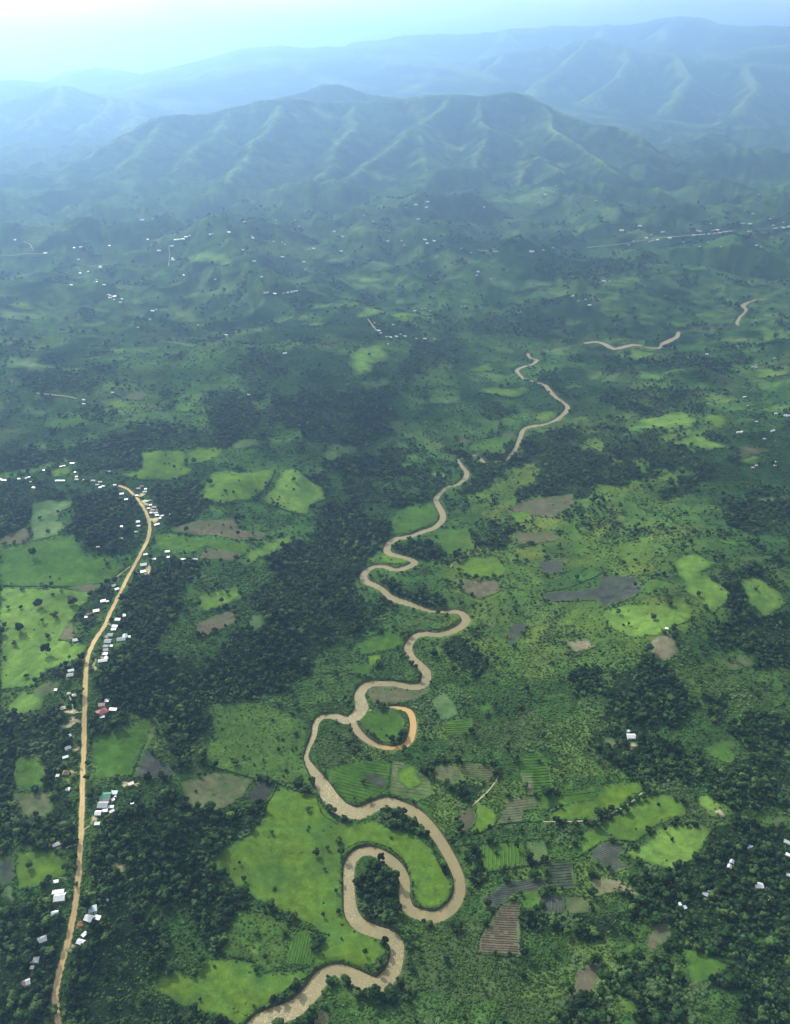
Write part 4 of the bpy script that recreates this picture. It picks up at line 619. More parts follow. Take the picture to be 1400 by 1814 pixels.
FAR_SINGLE = [(282,444,8,.5,0,'gable','white','white walled building with an orange roof in the far left haze','orange'),(472,518.5,10,.4,0,'gable','white','red and white building on the far ridge near the centre','red'),(518.5,517,8,.5,15,'gable','grey','grey roofed building at the end of the row right of the red and white one','grey'),
 (942,445.5,9,.35,0,'gable','white','long white building with a touch of red under the mountain','white'),(1101,408,8,.5,0,'gable','white','bright building with an orange base below the grassy slope at the right','white'),(1310,766,10,.35,0,'gable','white','long white farm building on the right slope','white'),(149,709,6,.5,0,'gable','white','upper roof of the pair at the end of the straight white track','white'),(149,716,6,.5,0,'gable','white','lower roof of the pair at the end of the straight white track','white'),(200,696,6,.5,15,'gable','white','white roof beside the purple brown plot on the left','white')]
FAR_ALL = [p for L, _a, _b in FAR for p in L] + [h[:2] for h in FAR_SINGLE]
KIND = np.zeros((PH, PW), np.uint8)          # 0 scrub, 1 wood, 2 open field, 3 water, 4 road and yards, 5 rough crop, 6 banana
def stamp(poly, v, keep=()):
    P = np.array(poly, float); x0, x1 = int(max(P[:, 0].min() - 1, 0)), int(min(P[:, 0].max() + 2, PW)); y0, y1 = int(max(P[:, 1].min() - 1, 0)), int(min(P[:, 1].max() + 2, PH))
    if x1 <= x0 or y1 <= y0: return
    X, Y = np.meshgrid(np.arange(x0, x1) + 0.5, np.arange(y0, y1) + 0.5); inn = np.zeros(X.shape, bool)
    for a, b in zip(P, np.roll(P, -1, 0)):
        if a[1] == b[1]: continue
        c = ((a[1] > Y) != (b[1] > Y)) & (X < (b[0] - a[0]) * (Y - a[1]) / (b[1] - a[1]) + a[0]); inn ^= c
    sub = KIND[y0:y1, x0:x1]
    for k in keep: inn &= sub != k
    sub[inn] = v
def ell(cx, cy, rx, ry, n=20, wob=0.2, seed=0):
    rg = random.Random(int(cx * 31 + cy * 17 + seed)); o = []
    for k in range(n):
        a = 2 * math.pi * k / n; f = (1 + wob * rg.uniform(-1, 1)) * (1 + 1.2 * wob * math.sin(2 * a + cx) + 0.9 * wob * math.sin(3 * a + cy)); o.append((cx + rx * f * math.cos(a), cy + ry * f * math.sin(a)))
    return o
for w in WOODS: stamp(w, 1)
for nm, poly, mt, lb, rows in FIELDS: stamp(poly, 5 if mt == 'rough' else (6 if nm == 'banana_plot' else 2))
for cx, cy, rx, ry, mt, lb in PATCHES: stamp(ell(cx, cy, rx, ry), 2)
def stamp_strip(q, v, add=0.0):
    for a, b in zip(q[:-1], q[1:]):
        d = b[:2] - a[:2]; L = np.hypot(*d) + 1e-6; nrm = np.array([-d[1], d[0]]) / L
        wa, wb = a[2] / 2 + add, b[2] / 2 + add
        stamp([a[:2] + nrm * wa, b[:2] + nrm * wb, b[:2] - nrm * wb, a[:2] - nrm * wa], v)
for r in RIVER: stamp_strip(densify(r), 3, 1.0)
stamp_strip(densify(BACKWATER), 3, 4.0)
stamp_strip(densify([(x, y, 10 if y > 1000 else 7) for x, y in ROAD]), 4, 2.5)
for pl, w in TRACKS: stamp_strip(densify([(x, y, w) for x, y in pl]), 4, 0.8)
for cx, cy, rx, ry in YARDS: stamp(ell(cx, cy, rx, ry), 4)
for hs in HOUSES:
    px, py, w = hs[:3]; stamp(ell(px, py + 0.25 * w, w * 0.58 + 1, w * 0.62 + 1.5), 4)
for px, py in FAR_ALL: stamp(ell(px, py + 1, 4, 3), 4)

# ------------------------------------------------------------------ ground
PXg, PYg, FZ = project(GX, GY, GZ)
inside = (PXg >= 0) & (PXg < PW) & (PYg >= 0) & (PYg < PH)
kind = np.zeros(GX.shape, np.uint8)
kind[inside] = KIND[PYg[inside].astype(int), PXg[inside].astype(int)]
wpx = np.clip(PXg + 16 * noise(GX / 45, GY / 45, 401) + 7 * noise(GX / 14, GY / 14, 402), 0, PW - 1).astype(int); wpy = np.clip(PYg + 11 * noise(GX / 45, GY / 45, 403) + 5 * noise(GX / 14, GY / 14, 404), 0, PH - 1).astype(int)
warped = KIND[wpy, wpx]; free = inside & (kind <= 1); kind[free] = np.where(warped[free] == 1, 1, 0)
# outside the frame, and wherever nothing is drawn, woods and farmland follow noise
wood_n = fbm(GX, GY, 260, 4, 33) + 0.25 * fbm(GX, GY, 60, 2, 35)
outw = (~inside) & (wood_n > 0.12); kind[outw] = 1
cell_r = np.gradient(Dg)[:, None] * np.ones((1, NC)); cell_a = DD * (az[1] - az[0]); CELL = cell_r * cell_a
mic = np.where(kind == 1, 1.0, np.where(kind == 0, 0.8, np.where(kind == 5, 0.5, 0.0)))
msz = np.clip(cell_r * 0.22, 0.25, 2.2)
micro = mic * msz * (0.6 * noise(GX / np.clip(cell_r * 3, 5, 60), GY / np.clip(cell_r * 3, 5, 60), 71) + 0.5 * (RNG.random(GX.shape) - 0.5)) * sm(60000, 9000, DD)
GZm = GZ + np.where(kind == 3, 0, micro)
def voronoi(x, y, size, s):
    x = x / size; y = y / size; xi, yi = np.floor(x), np.floor(y); d1 = np.full(x.shape, 9.0); d2 = d1.copy(); idv = np.zeros(x.shape)
    for ox in (-1, 0, 1):
        for oy in (-1, 0, 1):
            jx, jy = xi + ox, yi + oy
            d = np.maximum(np.abs(jx + rnd2(jx, jy, s) - x), np.abs(jy + rnd2(jx, jy, s + 1) - y)) + 0.25 * np.hypot(jx + rnd2(jx, jy, s) - x, jy + rnd2(jx, jy, s + 1) - y)
            h = rnd2(jx, jy, s + 2); c = d < d1; d2 = np.where(c, d1, np.minimum(d2, d)); idv = np.where(c, h, idv); d1 = np.where(c, d, d1)
    return idv, d2 - d1
def farm_tone(X, Y, D):
    """colours of open ground: scrub, grass, small plots; far dark patches also hold painted hill shade"""
    c = np.zeros(X.shape + (3,)); scrub = np.array([0.036, 0.086, 0.021]); light = np.array([0.058, 0.118, 0.026]); dk = np.array([0.024, 0.058, 0.017])
    a = sm(-0.35, 0.4, fbm(X, Y, 120, 4, 5))[..., None]; b = sm(0.0, 0.5, fbm(X, Y, 420, 3, 8))[..., None]
    c = scrub * (1 - a) + light * a; c = c * (1 - 0.6 * b) + dk * 0.6 * b
    wx = X + 40 * noise(X / 170, Y / 170, 61); wy = Y + 40 * noise(X / 170, Y / 170, 62)
    ca, sa = math.cos(0.5), math.sin(0.5); ex, ey = wx * ca + wy * sa, -wx * sa + wy * ca
    idv, ed = voronoi(ex, ey * 1.3, 58, 101); id2, ed2 = voronoi(ex, ey * 1.4, 120, 131)
    pal = np.array([[0.036, 0.082, 0.021], [0.046, 0.102, 0.024], [0.060, 0.125, 0.026], [0.032, 0.072, 0.020], [0.082, 0.135, 0.030], [0.042, 0.092, 0.026], [0.058, 0.082, 0.032], [0.056, 0.112, 0.032], [0.028, 0.064, 0.018], [0.090, 0.145, 0.035]])
    p1 = pal[(idv * 9.99).astype(int)]; p2 = pal[(id2 * 9.99).astype(int)]
    mk = (sm(0.0, 0.35, fbm(X, Y, 500, 2, 91) + 0.2) * 0.8 + 0.25 * sm(1200, 2200, D))[..., None]; mk = np.clip(mk, 0, 0.92)
    plots = np.where((D > 2600)[..., None], 0.35 * p1 + 0.65 * p2, p1)
    plots = plots * (1 - 0.35 * (ed < 0.05))[..., None]
    c = c * (1 - mk) + plots * mk
    g = fbm(X, Y * 0.8, 330, 5, 501, 0.6); far = sm(1000, 2200, D)[..., None]
    gr = (sm(0.02, 0.16, g) * sm(400, 1800, D))[..., None]; lt = (sm(0.10, 0.28, fbm(X, Y, 240, 4, 507, 0.55)) * sm(1000, 2600, D))[..., None]
    c = c * (1 - 0.85 * lt) + np.array([0.085, 0.135, 0.034]) * 0.85 * lt
    c = c * (1 - 0.9 * gr) + np.array([0.017, 0.042, 0.015]) * 0.9 * gr  # far dark patches: groves plus hill shade put into the colour
    tex = 1 + 0.55 * sm(700, 2200, D) * noise(X / 95, Y / 55, 521) + 0.4 * sm(1500, 3000, D) * noise(X / 40, Y / 30, 523)
    c = c * np.clip(tex, 0.35, 1.9)[..., None] * 0.82
    spots = sm(0.18, 0.42, noise(X / 26, Y / 38, 541)) * sm(1800, 2600, D); c = c * (1 - 0.5 * spots)[..., None]
    u = np.interp(Y, cy_, cx_) - X; v = sm(-30, -110, u) * sm(-560, -330, u) * sm(2000, 1500, Y) * sm(780, 980, Y) * sm(-0.5, 0.15, fbm(X, Y, 110, 3, 531))
    pv_ = np.array([[0.080, 0.116, 0.018], [0.060, 0.104, 0.020], [0.092, 0.122, 0.022], [0.070, 0.118, 0.018], [0.052, 0.090, 0.020]])[(idv * 4.99).astype(int)] * (1 - 0.3 * (ed < 0.05))[..., None]
    c = c * (1 - 0.8 * v)[..., None] + pv_ * np.clip(tex, 0.6, 1.4)[..., None] * (0.8 * v)[..., None]
    c = c * KA * (1 - 0.2 * sm(1200, 2400, D))[..., None]
    return c
T = farm_tone(GX, GY, DD)
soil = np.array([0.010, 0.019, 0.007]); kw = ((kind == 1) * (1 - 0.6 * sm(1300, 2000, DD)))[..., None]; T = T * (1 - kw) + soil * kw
bank = np.array([0.050, 0.048, 0.026]); T = np.where(((GZ < -0.25) & (DD < 3300))[..., None], bank, T)
def set_tone(me, c):
    a = me.attributes.new('tone', 'FLOAT_COLOR', 'POINT'); c4 = np.ones((len(me.vertices), 4), np.float32); c4[:, :3] = c.reshape(-1, 3); a.data.foreach_set('color', c4.ravel())
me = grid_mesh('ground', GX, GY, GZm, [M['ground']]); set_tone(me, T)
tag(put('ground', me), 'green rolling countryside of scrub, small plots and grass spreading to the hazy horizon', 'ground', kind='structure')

# ------------------------------------------------------------------ mountains
def mountain(ms, name, label, n=(300, 240), sub=18.0):
    x0, x1, y0, y1 = ms.box
    X, Y = np.meshgrid(np.linspace(x0, x1, n[0]), np.linspace(y0, y1, n[1])); Z = ms.z(X, Y); g = ground_z(X, Y, False)
    Z = np.maximum(Z, g - sub)
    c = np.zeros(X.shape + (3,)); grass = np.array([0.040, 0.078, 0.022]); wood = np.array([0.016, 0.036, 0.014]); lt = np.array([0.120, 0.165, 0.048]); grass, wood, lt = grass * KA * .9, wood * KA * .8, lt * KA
    gx, gy = np.gradient(Z, axis=1), np.gradient(Z, axis=0)
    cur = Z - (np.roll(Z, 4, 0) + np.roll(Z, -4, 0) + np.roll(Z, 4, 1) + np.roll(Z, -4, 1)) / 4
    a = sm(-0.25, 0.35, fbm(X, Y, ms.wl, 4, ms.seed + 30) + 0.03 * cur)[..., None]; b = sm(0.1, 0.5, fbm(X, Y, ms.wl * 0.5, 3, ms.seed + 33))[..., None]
    lit_crest = sm(2, 14, cur)[..., None]; c = wood * (1 - a) + grass * a; b = np.maximum(b * 0.8, 0.85 * lit_crest); c = c * (1 - b) + lt * b  # spur crests lightened by curvature: sunlight put into the colour
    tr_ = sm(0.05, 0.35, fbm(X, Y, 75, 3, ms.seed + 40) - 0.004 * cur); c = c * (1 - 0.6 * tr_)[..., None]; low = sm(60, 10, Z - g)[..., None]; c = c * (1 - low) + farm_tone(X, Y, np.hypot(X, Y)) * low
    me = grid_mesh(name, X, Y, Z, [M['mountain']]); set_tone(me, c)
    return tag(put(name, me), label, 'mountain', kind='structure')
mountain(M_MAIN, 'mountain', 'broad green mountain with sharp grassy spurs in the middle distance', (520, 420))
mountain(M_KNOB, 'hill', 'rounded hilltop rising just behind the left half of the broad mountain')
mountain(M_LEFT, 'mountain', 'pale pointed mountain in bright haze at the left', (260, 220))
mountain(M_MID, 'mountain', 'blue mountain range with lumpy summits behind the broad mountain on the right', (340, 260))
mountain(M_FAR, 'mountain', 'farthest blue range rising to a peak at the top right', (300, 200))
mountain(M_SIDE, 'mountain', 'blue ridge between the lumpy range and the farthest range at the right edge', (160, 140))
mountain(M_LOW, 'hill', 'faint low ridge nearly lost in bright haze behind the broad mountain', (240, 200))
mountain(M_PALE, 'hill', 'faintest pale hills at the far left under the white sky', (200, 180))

# ------------------------------------------------------------------ water
def strip_mesh(name, Q, zf, mats, lift, across=5, ragged=0.0, seed=1):
    """ribbons Q (lists of x, y, width) lying on zf; uv.x runs across, uv.y along in metres"""
    V, Fc, UV = [], [], []
    rg = np.random.default_rng(seed)
    for q in Q:
        q = np.asarray(q); d = np.gradient(q[:, :2], axis=0); d /= np.hypot(d[:, 0], d[:, 1])[:, None] + 1e-9
        nr = np.stack([-d[:, 1], d[:, 0]], -1); ln = np.concatenate([[0], np.cumsum(np.hypot(*np.diff(q[:, :2], axis=0).T))]); b = len(V)
        jl = 1 + ragged * rg.uniform(-1, 1, len(q)); jr = 1 + ragged * rg.uniform(-1, 1, len(q))
        for i in range(len(q)):
            for k in range(across):
                s = (k / (across - 1) - 0.5); w = q[i, 2] * (jl[i] if s < 0 else jr[i]); p = q[i, :2] + nr[i] * s * w
                V.append((p[0], p[1], 0)); UV.append((k / (across - 1), ln[i]))
        for i in range(len(q) - 1):
            for k in range(across - 1):
                a = b + i * across + k; Fc.append((a, a + 1, a + across + 1, a + across))
    V = np.array(V); V[:, 2] = zf(V[:, 0], V[:, 1]) + lift
    me = mesh(name, V, Fc, mats, True); uv = me.uv_layers.new(name='UVMap'); UV = np.array(UV, np.float32)
    li = np.empty(len(me.loops), np.int32); me.loops.foreach_get('vertex_index', li); uv.data.foreach_set('uv', UV[li].ravel()); return me
def water_mat(name, c1, c2, foam_glint_silt, silt=False):
    n = NT(name); f = n.ramp(n.noise(0.05, 4, dist=1.2), [(0.4, (0, 0, 0)), (0.65, (1, 1, 1))])
    c = n.mix(c1, c2, f)
    if foam_glint_silt:
        at_ = n.N.new('ShaderNodeAttribute'); at_.attribute_name = 'foam_glint_silt'
        uvn = n.N.new('ShaderNodeUVMap'); mpn = n.N.new('ShaderNodeMapping'); mpn.inputs['Scale'].default_value = (16.0, 0.45, 1.0); n.L.new(uvn.outputs[0], mpn.inputs[0])
        nz = n.N.new('ShaderNodeTexNoise'); nz.inputs['Scale'].default_value = 1.0; nz.inputs['Detail'].default_value = 5; nz.inputs['Roughness'].default_value = 0.65; nz.inputs['Distortion'].default_value = 0.8; n.L.new(mpn.outputs[0], nz.inputs['Vector'])
        ff = n.ramp(nz.outputs['Fac'], [(0.0, (1, 1, 1)), (1.0, (1, 1, 1))] if silt else [(0.50, (0, 0, 0)), (0.66, (1, 1, 1))])
        k = n.N.new('ShaderNodeMath'); k.operation = 'MULTIPLY'; n.L.new(ff, k.inputs[0]); n.L.new(at_.outputs['Fac'], k.inputs[1])
        c = n.mix(c, foam_glint_silt, k.outputs[0])
    n.col(c); n.p.inputs['Roughness'].default_value = 0.5; n.p.inputs['Specular IOR Level'].default_value = 0.18
    n.bump(n.noise(0.5, 4, rough=0.6, dist=0.5), 0.15, 0.25); return n.m
M['river'] = water_mat('muddy_water', (0.138, 0.113, 0.046), (0.110, 0.092, 0.039), (0.34, 0.305, 0.18))
M['still'] = water_mat('still_ochre_water', (0.130, 0.104, 0.054), (0.112, 0.092, 0.048), (0.26, 0.165, 0.050), True)
flat = lambda x, y: np.zeros_like(x)
rq = []
for q in (np.vstack(RW[:5]), RW[5], RW[6]):
    q = q.copy(); q[:, 2] = (q[:, 2] + 0.5) * np.interp(q[:, 1], [1800, 2300], [1.0, 0.8]); rq.append(q)
me = strip_mesh('river', rq, flat, [M['river']], WATER_Z, 9, 0.10)
co = np.empty(len(me.vertices) * 3, np.float32); me.vertices.foreach_get('co', co); co = co.reshape(-1, 3); ppx, ppy, _ = project(co[:, 0], co[:, 1], co[:, 2])
fo = np.zeros(len(co))  # pale streaks: rapids foam plus sun glint painted into the water colour
for fx, fy, fr, fs in [(590,1405,50,1.0),(625,1272,40,1.0),(560,1290,30,1),(645,1240,25,.8),(545,1340,25,1.0),(500,1795,70,.9),(560,1760,40,.6),(618,1560,45,.75),(622,1620,25,.6),(700,1690,45,.75),(660,1745,40,.6),(640,1508,18,.5),(730,1130,40,.4),(730,1170,30,.4),(690,1425,25,.5),(620,1445,30,.8)]:
    fo = np.maximum(fo, fs * np.exp(-((ppx - fx) ** 2 + (ppy - fy) ** 2) / (fr * fr)))
fo = np.maximum(fo, 0.10); fo = np.where(ppy < 1100, np.maximum(fo, 0.3), fo)
a = me.attributes.new('foam_glint_silt', 'FLOAT', 'POINT'); a.data.foreach_set('value', fo.astype(np.float32))
tag(put('river', me), 'winding muddy brown river with pale rapids looping through the green valley', 'river', kind='structure')
q = BW.copy(); q[:, 2] += 2.0
me = strip_mesh('water', [q], flat, [M['still']], WATER_Z + 0.03, 5); co = np.empty(len(me.vertices) * 3, np.float32); me.vertices.foreach_get('co', co); co = co.reshape(-1, 3)
bx0, _b = on_plane(640, 1290, WATER_Z); bx1, _b = on_plane(722, 1290, WATER_Z)      # still silt settles at the closed right end
me.attributes.new('foam_glint_silt', 'FLOAT', 'POINT').data.foreach_set('value', (0.15 + 0.85 * sm(float(bx0), float(bx1), co[:, 0])).astype(np.float32))
tag(put('water', me), 'still ochre backwater looping round the small green island', 'backwater', kind='structure')

# ------------------------------------------------------------------ road and tracks
n = NT('dirt_road'); uv = n.N.new('ShaderNodeUVMap'); sx = n.N.new('ShaderNodeSeparateXYZ'); n.L.new(uv.outputs[0], sx.inputs[0])
tr = n.ramp(sx.outputs[0], [(0.0, (0.13, 0.12, 0.055)), (0.14, (0.27, 0.20, 0.095)), (0.3, (0.33, 0.245, 0.115)), (0.5, (0.26, 0.19, 0.09)), (0.7, (0.33, 0.245, 0.115)), (0.86, (0.26, 0.195, 0.095)), (1.0, (0.13, 0.12, 0.055))])
n.col(dapple(n, tr, 0.75, 1.2, 0.5, 0.04)); n.bump(n.noise(1.2, 4), 0.5, 0.1); M['road'] = n.m
n = NT('footpath_earth'); n.col(dapple(n, (0.24, 0.21, 0.13), 0.75, 1.2, 0.4, 0.05)); M['path'] = n.m
def lay_path(pts, w_m, n_=4):
    q = densify([(x, y, 1) for x, y in pts], n_); p = pick(q[:, 0], q[:, 1])
    return np.stack([p[:, 0], p[:, 1], np.full(len(p), w_m)], -1)
gz = lambda x, y: surf_z(x, y)
def lift_at(x, y): return 0.35 + (np.hypot(x, y) / 1000) ** 2 * 0.22
RQ = lay_path(ROAD, 5.6, 6)
tag(put('road', strip_mesh('road', [RQ], lambda x, y: gz(x, y) + lift_at(x, y) * 0.8 + 0.15, [M['road']], 0.0, 7, 0.22, 3)), 'long ochre dirt road running up the left side past the roadside houses', 'road', kind='structure')
for k, (pl, w) in enumerate(TRACKS):
    pth = lay_path(pl, max(1.6, w), 3); d = np.hypot(pth[:, 0], pth[:, 1]).mean(); pth[:, 2] = np.clip(w * d / 1500, 1.3, 2.6)
    tag(put('path', strip_mesh('path', [pth], lambda x, y: gz(x, y) + lift_at(x, y) * 1.2, [M['path']], 0.0, 3, 0.2, k)), TRACK_LABELS[k], 'path', kind='structure')

# ------------------------------------------------------------------ fields
def in_poly(x, y, P):
    inn = np.zeros(x.shape, bool)
    for a, b in zip(P, np.roll(P, -1, 0)):
        if a[1] == b[1]: continue
        inn ^= ((a[1] > y) != (b[1] > y)) & (x < (b[0] - a[0]) * (y - a[1]) / (b[1] - a[1]) + a[0])
    return inn
def field_poly(poly, jag=1.5):
    """outline on the ground, subdivided and made uneven"""
    p = pick([q[0] for q in poly], [q[1] for q in poly])[:, :2]
    D = np.hypot(p[:, 0], p[:, 1]).mean(); step = np.clip(D / 200, 3.2, 30); o = []
    for a, b in zip(p, np.roll(p, -1, 0)):
        m = max(1, int(np.hypot(*(b - a)) / step))
        for k in range(m): o.append(a + (b - a) * k / m)
    o = np.array(o); j = jag * np.clip(D / 900, 0.6, 5)
    o = o + j * np.stack([noise(o[:, 0] / (step * 2), o[:, 1] / (step * 2), 5), noise(o[:, 0] / (step * 2), o[:, 1] / (step * 2), 6)], -1) * 1.6
    return o, D, step
def shade(me, P, soft, holes):
    """how far the crop has taken over from the natural cover: thin and ragged near the margin, with bare or weedy spots inside"""
    co = np.empty(len(me.vertices) * 3, np.float32); me.vertices.foreach_get('co', co); co = co.reshape(-1, 3).astype(float)
    d, _ = seg_dist(co[:, 0], co[:, 1], P, np.roll(P, -1, 0)); D = np.hypot(co[:, 0], co[:, 1])
    f = sm(0, 1, (d + soft * 0.5 * noise(co[:, 0] / 9, co[:, 1] / 9, 77)) / soft + 0.12)
    f = f * (1 - holes * sm(-0.05, 0.45, fbm(co[:, 0], co[:, 1], 45, 4, 79))); set_tone(me, farm_tone(co[:, 0], co[:, 1], D))
    me.attributes.new('fade', 'FLOAT', 'POINT').data.foreach_set('value', f.astype(np.float32))
def drape(P, step, extra):
    x0, y0 = P.min(0); x1, y1 = P.max(0)
    X, Y = np.meshgrid(np.arange(x0, x1, step), np.arange(y0, y1, step)); X = X.ravel() + 0.01; Y = Y.ravel() + 0.01
    k = in_poly(X, Y, P); X, Y = X[k], Y[k]
    if len(X):
        d, _ = seg_dist(X, Y, P, np.roll(P, -1, 0)); k = d > step * 0.35; X, Y = X[k], Y[k]
    vs = [Vector((float(a), float(b))) for a, b in P] + [Vector((float(a), float(b))) for a, b in zip(X, Y)]
    nP = len(P)
    r = delaunay_2d_cdt(vs, [(i, (i + 1) % nP) for i in range(nP)], [], 1, 1e-4)
    v2 = np.array([tuple(v) for v in r[0]]); fc = [f for f in r[2]]
    cen = np.array([v2[list(f)].mean(0) for f in fc]); ok = in_poly(cen[:, 0], cen[:, 1], P); fc = [f for f, o_ in zip(fc, ok) if o_]
    z = surf_z(v2[:, 0], v2[:, 1]) + lift_at(v2[:, 0], v2[:, 1]) + extra
    return np.column_stack([v2, z]), fc
def ridges_of(P, D, p0, p1, pitch_px, fill, hgt, curve=0.0):
    """crop rows / furrow ridges clipped to the plot: triangular prisms following the relief"""
    w = pick([p0[0], p1[0]], [p0[1], p1[1]])[:, :2]; d = w[1] - w[0]; d /= np.hypot(*d); nn = np.array([-d[1], d[0]])
    c = P.mean(0); u = (P - c) @ d; v = (P - c) @ nn
    # pitch in metres from its height in the photo
    m = pick([p0[0], p0[0]], [p0[1], p0[1] + pitch_px])[:, :2]; pitch = max(1.2, abs((m[1] - m[0]) @ nn)) if abs((m[1] - m[0]) @ nn) > 0.6 else max(1.2, np.hypot(*(m[1] - m[0])))
    V, Fc = [], []; st = np.clip(D / 130, 4, 12); rg = random.Random(3)
    for vv in np.arange(v.min(), v.max(), pitch):
        vv = vv + rg.uniform(-.12, .12) * pitch
        uu = np.arange(u.min() - 3, u.max() + 3, st); off = vv + 0.9 * noise(uu / 30, uu * 0 + vv / 60, 44) * pitch * 0.5 + curve * ((uu - uu.mean()) / (np.ptp(uu) + 1e-6)) ** 2
        X = c[0] + d[0] * uu + nn[0] * off; Y = c[1] + d[1] * uu + nn[1] * off; inn = in_poly(X, Y, P)
        for i in range(len(uu) - 1):
            if not (inn[i] and inn[i + 1]) or rg.random() < 0.03: continue
            b = len(V); hw = pitch * fill / 2
            for j in (i, i + 1):
                V += [(X[j] - nn[0] * hw, Y[j] - nn[1] * hw, -0.05), (X[j], Y[j], hgt * rg.uniform(.75, 1.15)), (X[j] + nn[0] * hw, Y[j] + nn[1] * hw, -0.05)]
            Fc += [(b, b + 1, b + 4, b + 3), (b + 1, b + 2, b + 5, b + 4)]
    if not V: return None
    V = np.array(V); V[:, 2] += surf_z(V[:, 0], V[:, 1]) + lift_at(V[:, 0], V[:, 1]); return V, Fc
FIELD_OBJS = []
for k, (nm, poly, mt, lb, rows) in enumerate(FIELDS):
    P, D, step = field_poly(poly)
    V, Fc = drape(P, step, 0.05 * (k % 5) + (0.3 if lb.startswith('*') else 0)); lb = lb.lstrip('*')
    me = mesh(nm, V, Fc, [M[mt]], True); soil_ = nm == 'ploughed_field' or mt == 'deep'; big = 'broad yellow' in lb; shade(me, P, np.clip(D / 330, 1.5, 14) * (0.6 if soil_ else 1.6) * (4 if big else 1), 0.35 if soil_ else (0.85 if big else 0.55)); o = tag(put(nm, me), lb, nm.replace('_', ' '), kind='structure')
    if rows:
        p0, p1, pitch, rm, fill, hgt = rows[:6]; rr = ridges_of(P, D, p0, p1, pitch, fill, hgt, rows[6] if len(rows) > 6 else 0.0)
        if rr: put('crop_rows' if rm == 'row' else 'soil_ridges', mesh('rows', rr[0], rr[1], [M[rm]]), parent=o)['kind'] = 'stuff'
for k, (cx, cy, rx, ry, mt, lb) in enumerate(PATCHES):
    P, D, step = field_poly(ell(cx, cy, rx, ry), 2.0)
    V, Fc = drape(P, step, 0.05 * (k % 3)); me = mesh('field', V, Fc, [M[mt]], True); shade(me, P, np.clip(D / 110, 4, 45), 0.6); tag(put('field', me), lb, 'field', kind='structure')
for k, (cx, cy, rx, ry) in enumerate(YARDS):
    P, D, step = field_poly(ell(cx, cy, rx, ry, 12, 0.35), 1.0)
    V, Fc = drape(P, 2.5, 0.1); me = mesh('yard_ground', V, Fc, [M['sand']], True); shade(me, P, 2.2, 0.3); tag(put('yard_ground', me), YARD_LABELS[k], 'yard', kind='structure')

# ------------------------------------------------------------------ houses
def tin(name, c, rough=0.45):
    n = NT(name); w = n.N.new('ShaderNodeTexWave'); w.inputs['Scale'].default_value = 2.2; w.inputs['Distortion'].default_value = 0.3
    g = n.N.new('ShaderNodeTexCoord'); n.L.new(g.outputs['Object'], w.inputs['Vector'])
    cc = n.mix(c, n.ramp(n.noise(0.9, 4, 'Object'), [(0.3, (0.72,) * 3), (0.7, (1.08,) * 3)]), 1.0, 'MULTIPLY')
    n.col(cc); n.p.inputs['Roughness'].default_value = rough; n.p.inputs['Specular IOR Level'].default_value = 0.5; n.bump(w.outputs['Fac'], 0.5, 0.05); return n.m
ROOF = {'white': tin('white_tin', (0.50, 0.51, 0.50)), 'pale': tin('pale_tin', (0.31, 0.32, 0.30)), 'grey': tin('grey_tin', (0.25, 0.28, 0.28)), 'blue': tin('bluish_tin', (0.28, 0.36, 0.39)),
 'red': tin('red_tin', (0.22, 0.055, 0.05)), 'green': tin('green_tin', (0.065, 0.19, 0.115)), 'rust': tin('rusty_tin', (0.17, 0.105, 0.085), 0.8), 'brown': plain_mat('thatch', (0.20, 0.15, 0.10), s1=2.0), 'cream': tin('cream_tin', (0.42, 0.37, 0.28), 0.7), 'orange': tin('orange_tin', (0.60, 0.26, 0.12))}
WALL = [plain_mat('mud_wall', (0.26, 0.19, 0.12), s1=1.5), plain_mat('white_wall', (0.62, 0.60, 0.54), s1=1.5), plain_mat('timber_wall', (0.16, 0.12, 0.08), s1=1.5), plain_mat('pink_wall', (0.42, 0.28, 0.23), s1=1.5)]
DOORM = plain_mat('door_paint', (0.10, 0.07, 0.05), s1=2.0); PANE = plain_mat('window_dark', (0.03, 0.035, 0.04), s1=2.0, rough=0.2)
def box(V, F, x0, x1, y0, y1, z0, z1):
    b = len(V); V += [(x, y, z) for z in (z0, z1) for x, y in ((x0, y0), (x1, y0), (x1, y1), (x0, y1))]
    F += [(b, b + 3, b + 2, b + 1), (b + 4, b + 5, b + 6, b + 7)] + [(b + i, b + (i + 1) % 4, b + 4 + (i + 1) % 4, b + 4 + i) for i in range(4)]
def slab(V, F, q, t=0.12):
    """a sheet through four points, with thickness"""
    b = len(V); q = [Vector(p) for p in q]; nrm = (q[1] - q[0]).cross(q[3] - q[0]).normalized() * t
    V += [tuple(p) for p in q] + [tuple(p + nrm) for p in q]
    F += [(b, b + 3, b + 2, b + 1), (b + 4, b + 5, b + 6, b + 7)] + [(b + i, b + (i + 1) % 4, b + 4 + (i + 1) % 4, b + 4 + i) for i in range(4)]
def walls(w, d, h, rise, form):
    V, F = [], []; x, y = w / 2, d / 2; box(V, F, -x, x, -y, y, -1.5, h)
    b = len(V)
    if form == 'gable': V += [(-x, -y, h), (-x, y, h), (-x, 0, h + rise - .05), (x, -y, h), (x, y, h), (x, 0, h + rise - .05)]; F += [(b, b + 2, b + 1), (b + 3, b + 4, b + 5), (b, b + 3, b + 5, b + 2), (b + 1, b + 2, b + 5, b + 4)]
    if form == 'mono': V += [(-x, -y, h), (x, -y, h), (x, y, h), (-x, y, h), (-x, y, h + rise - .05), (x, y, h + rise - .05)]; F += [(b, b + 1, b + 5, b + 4), (b + 2, b + 3, b + 4, b + 5), (b, b + 4, b + 3), (b + 1, b + 2, b + 5)]
    return V, F
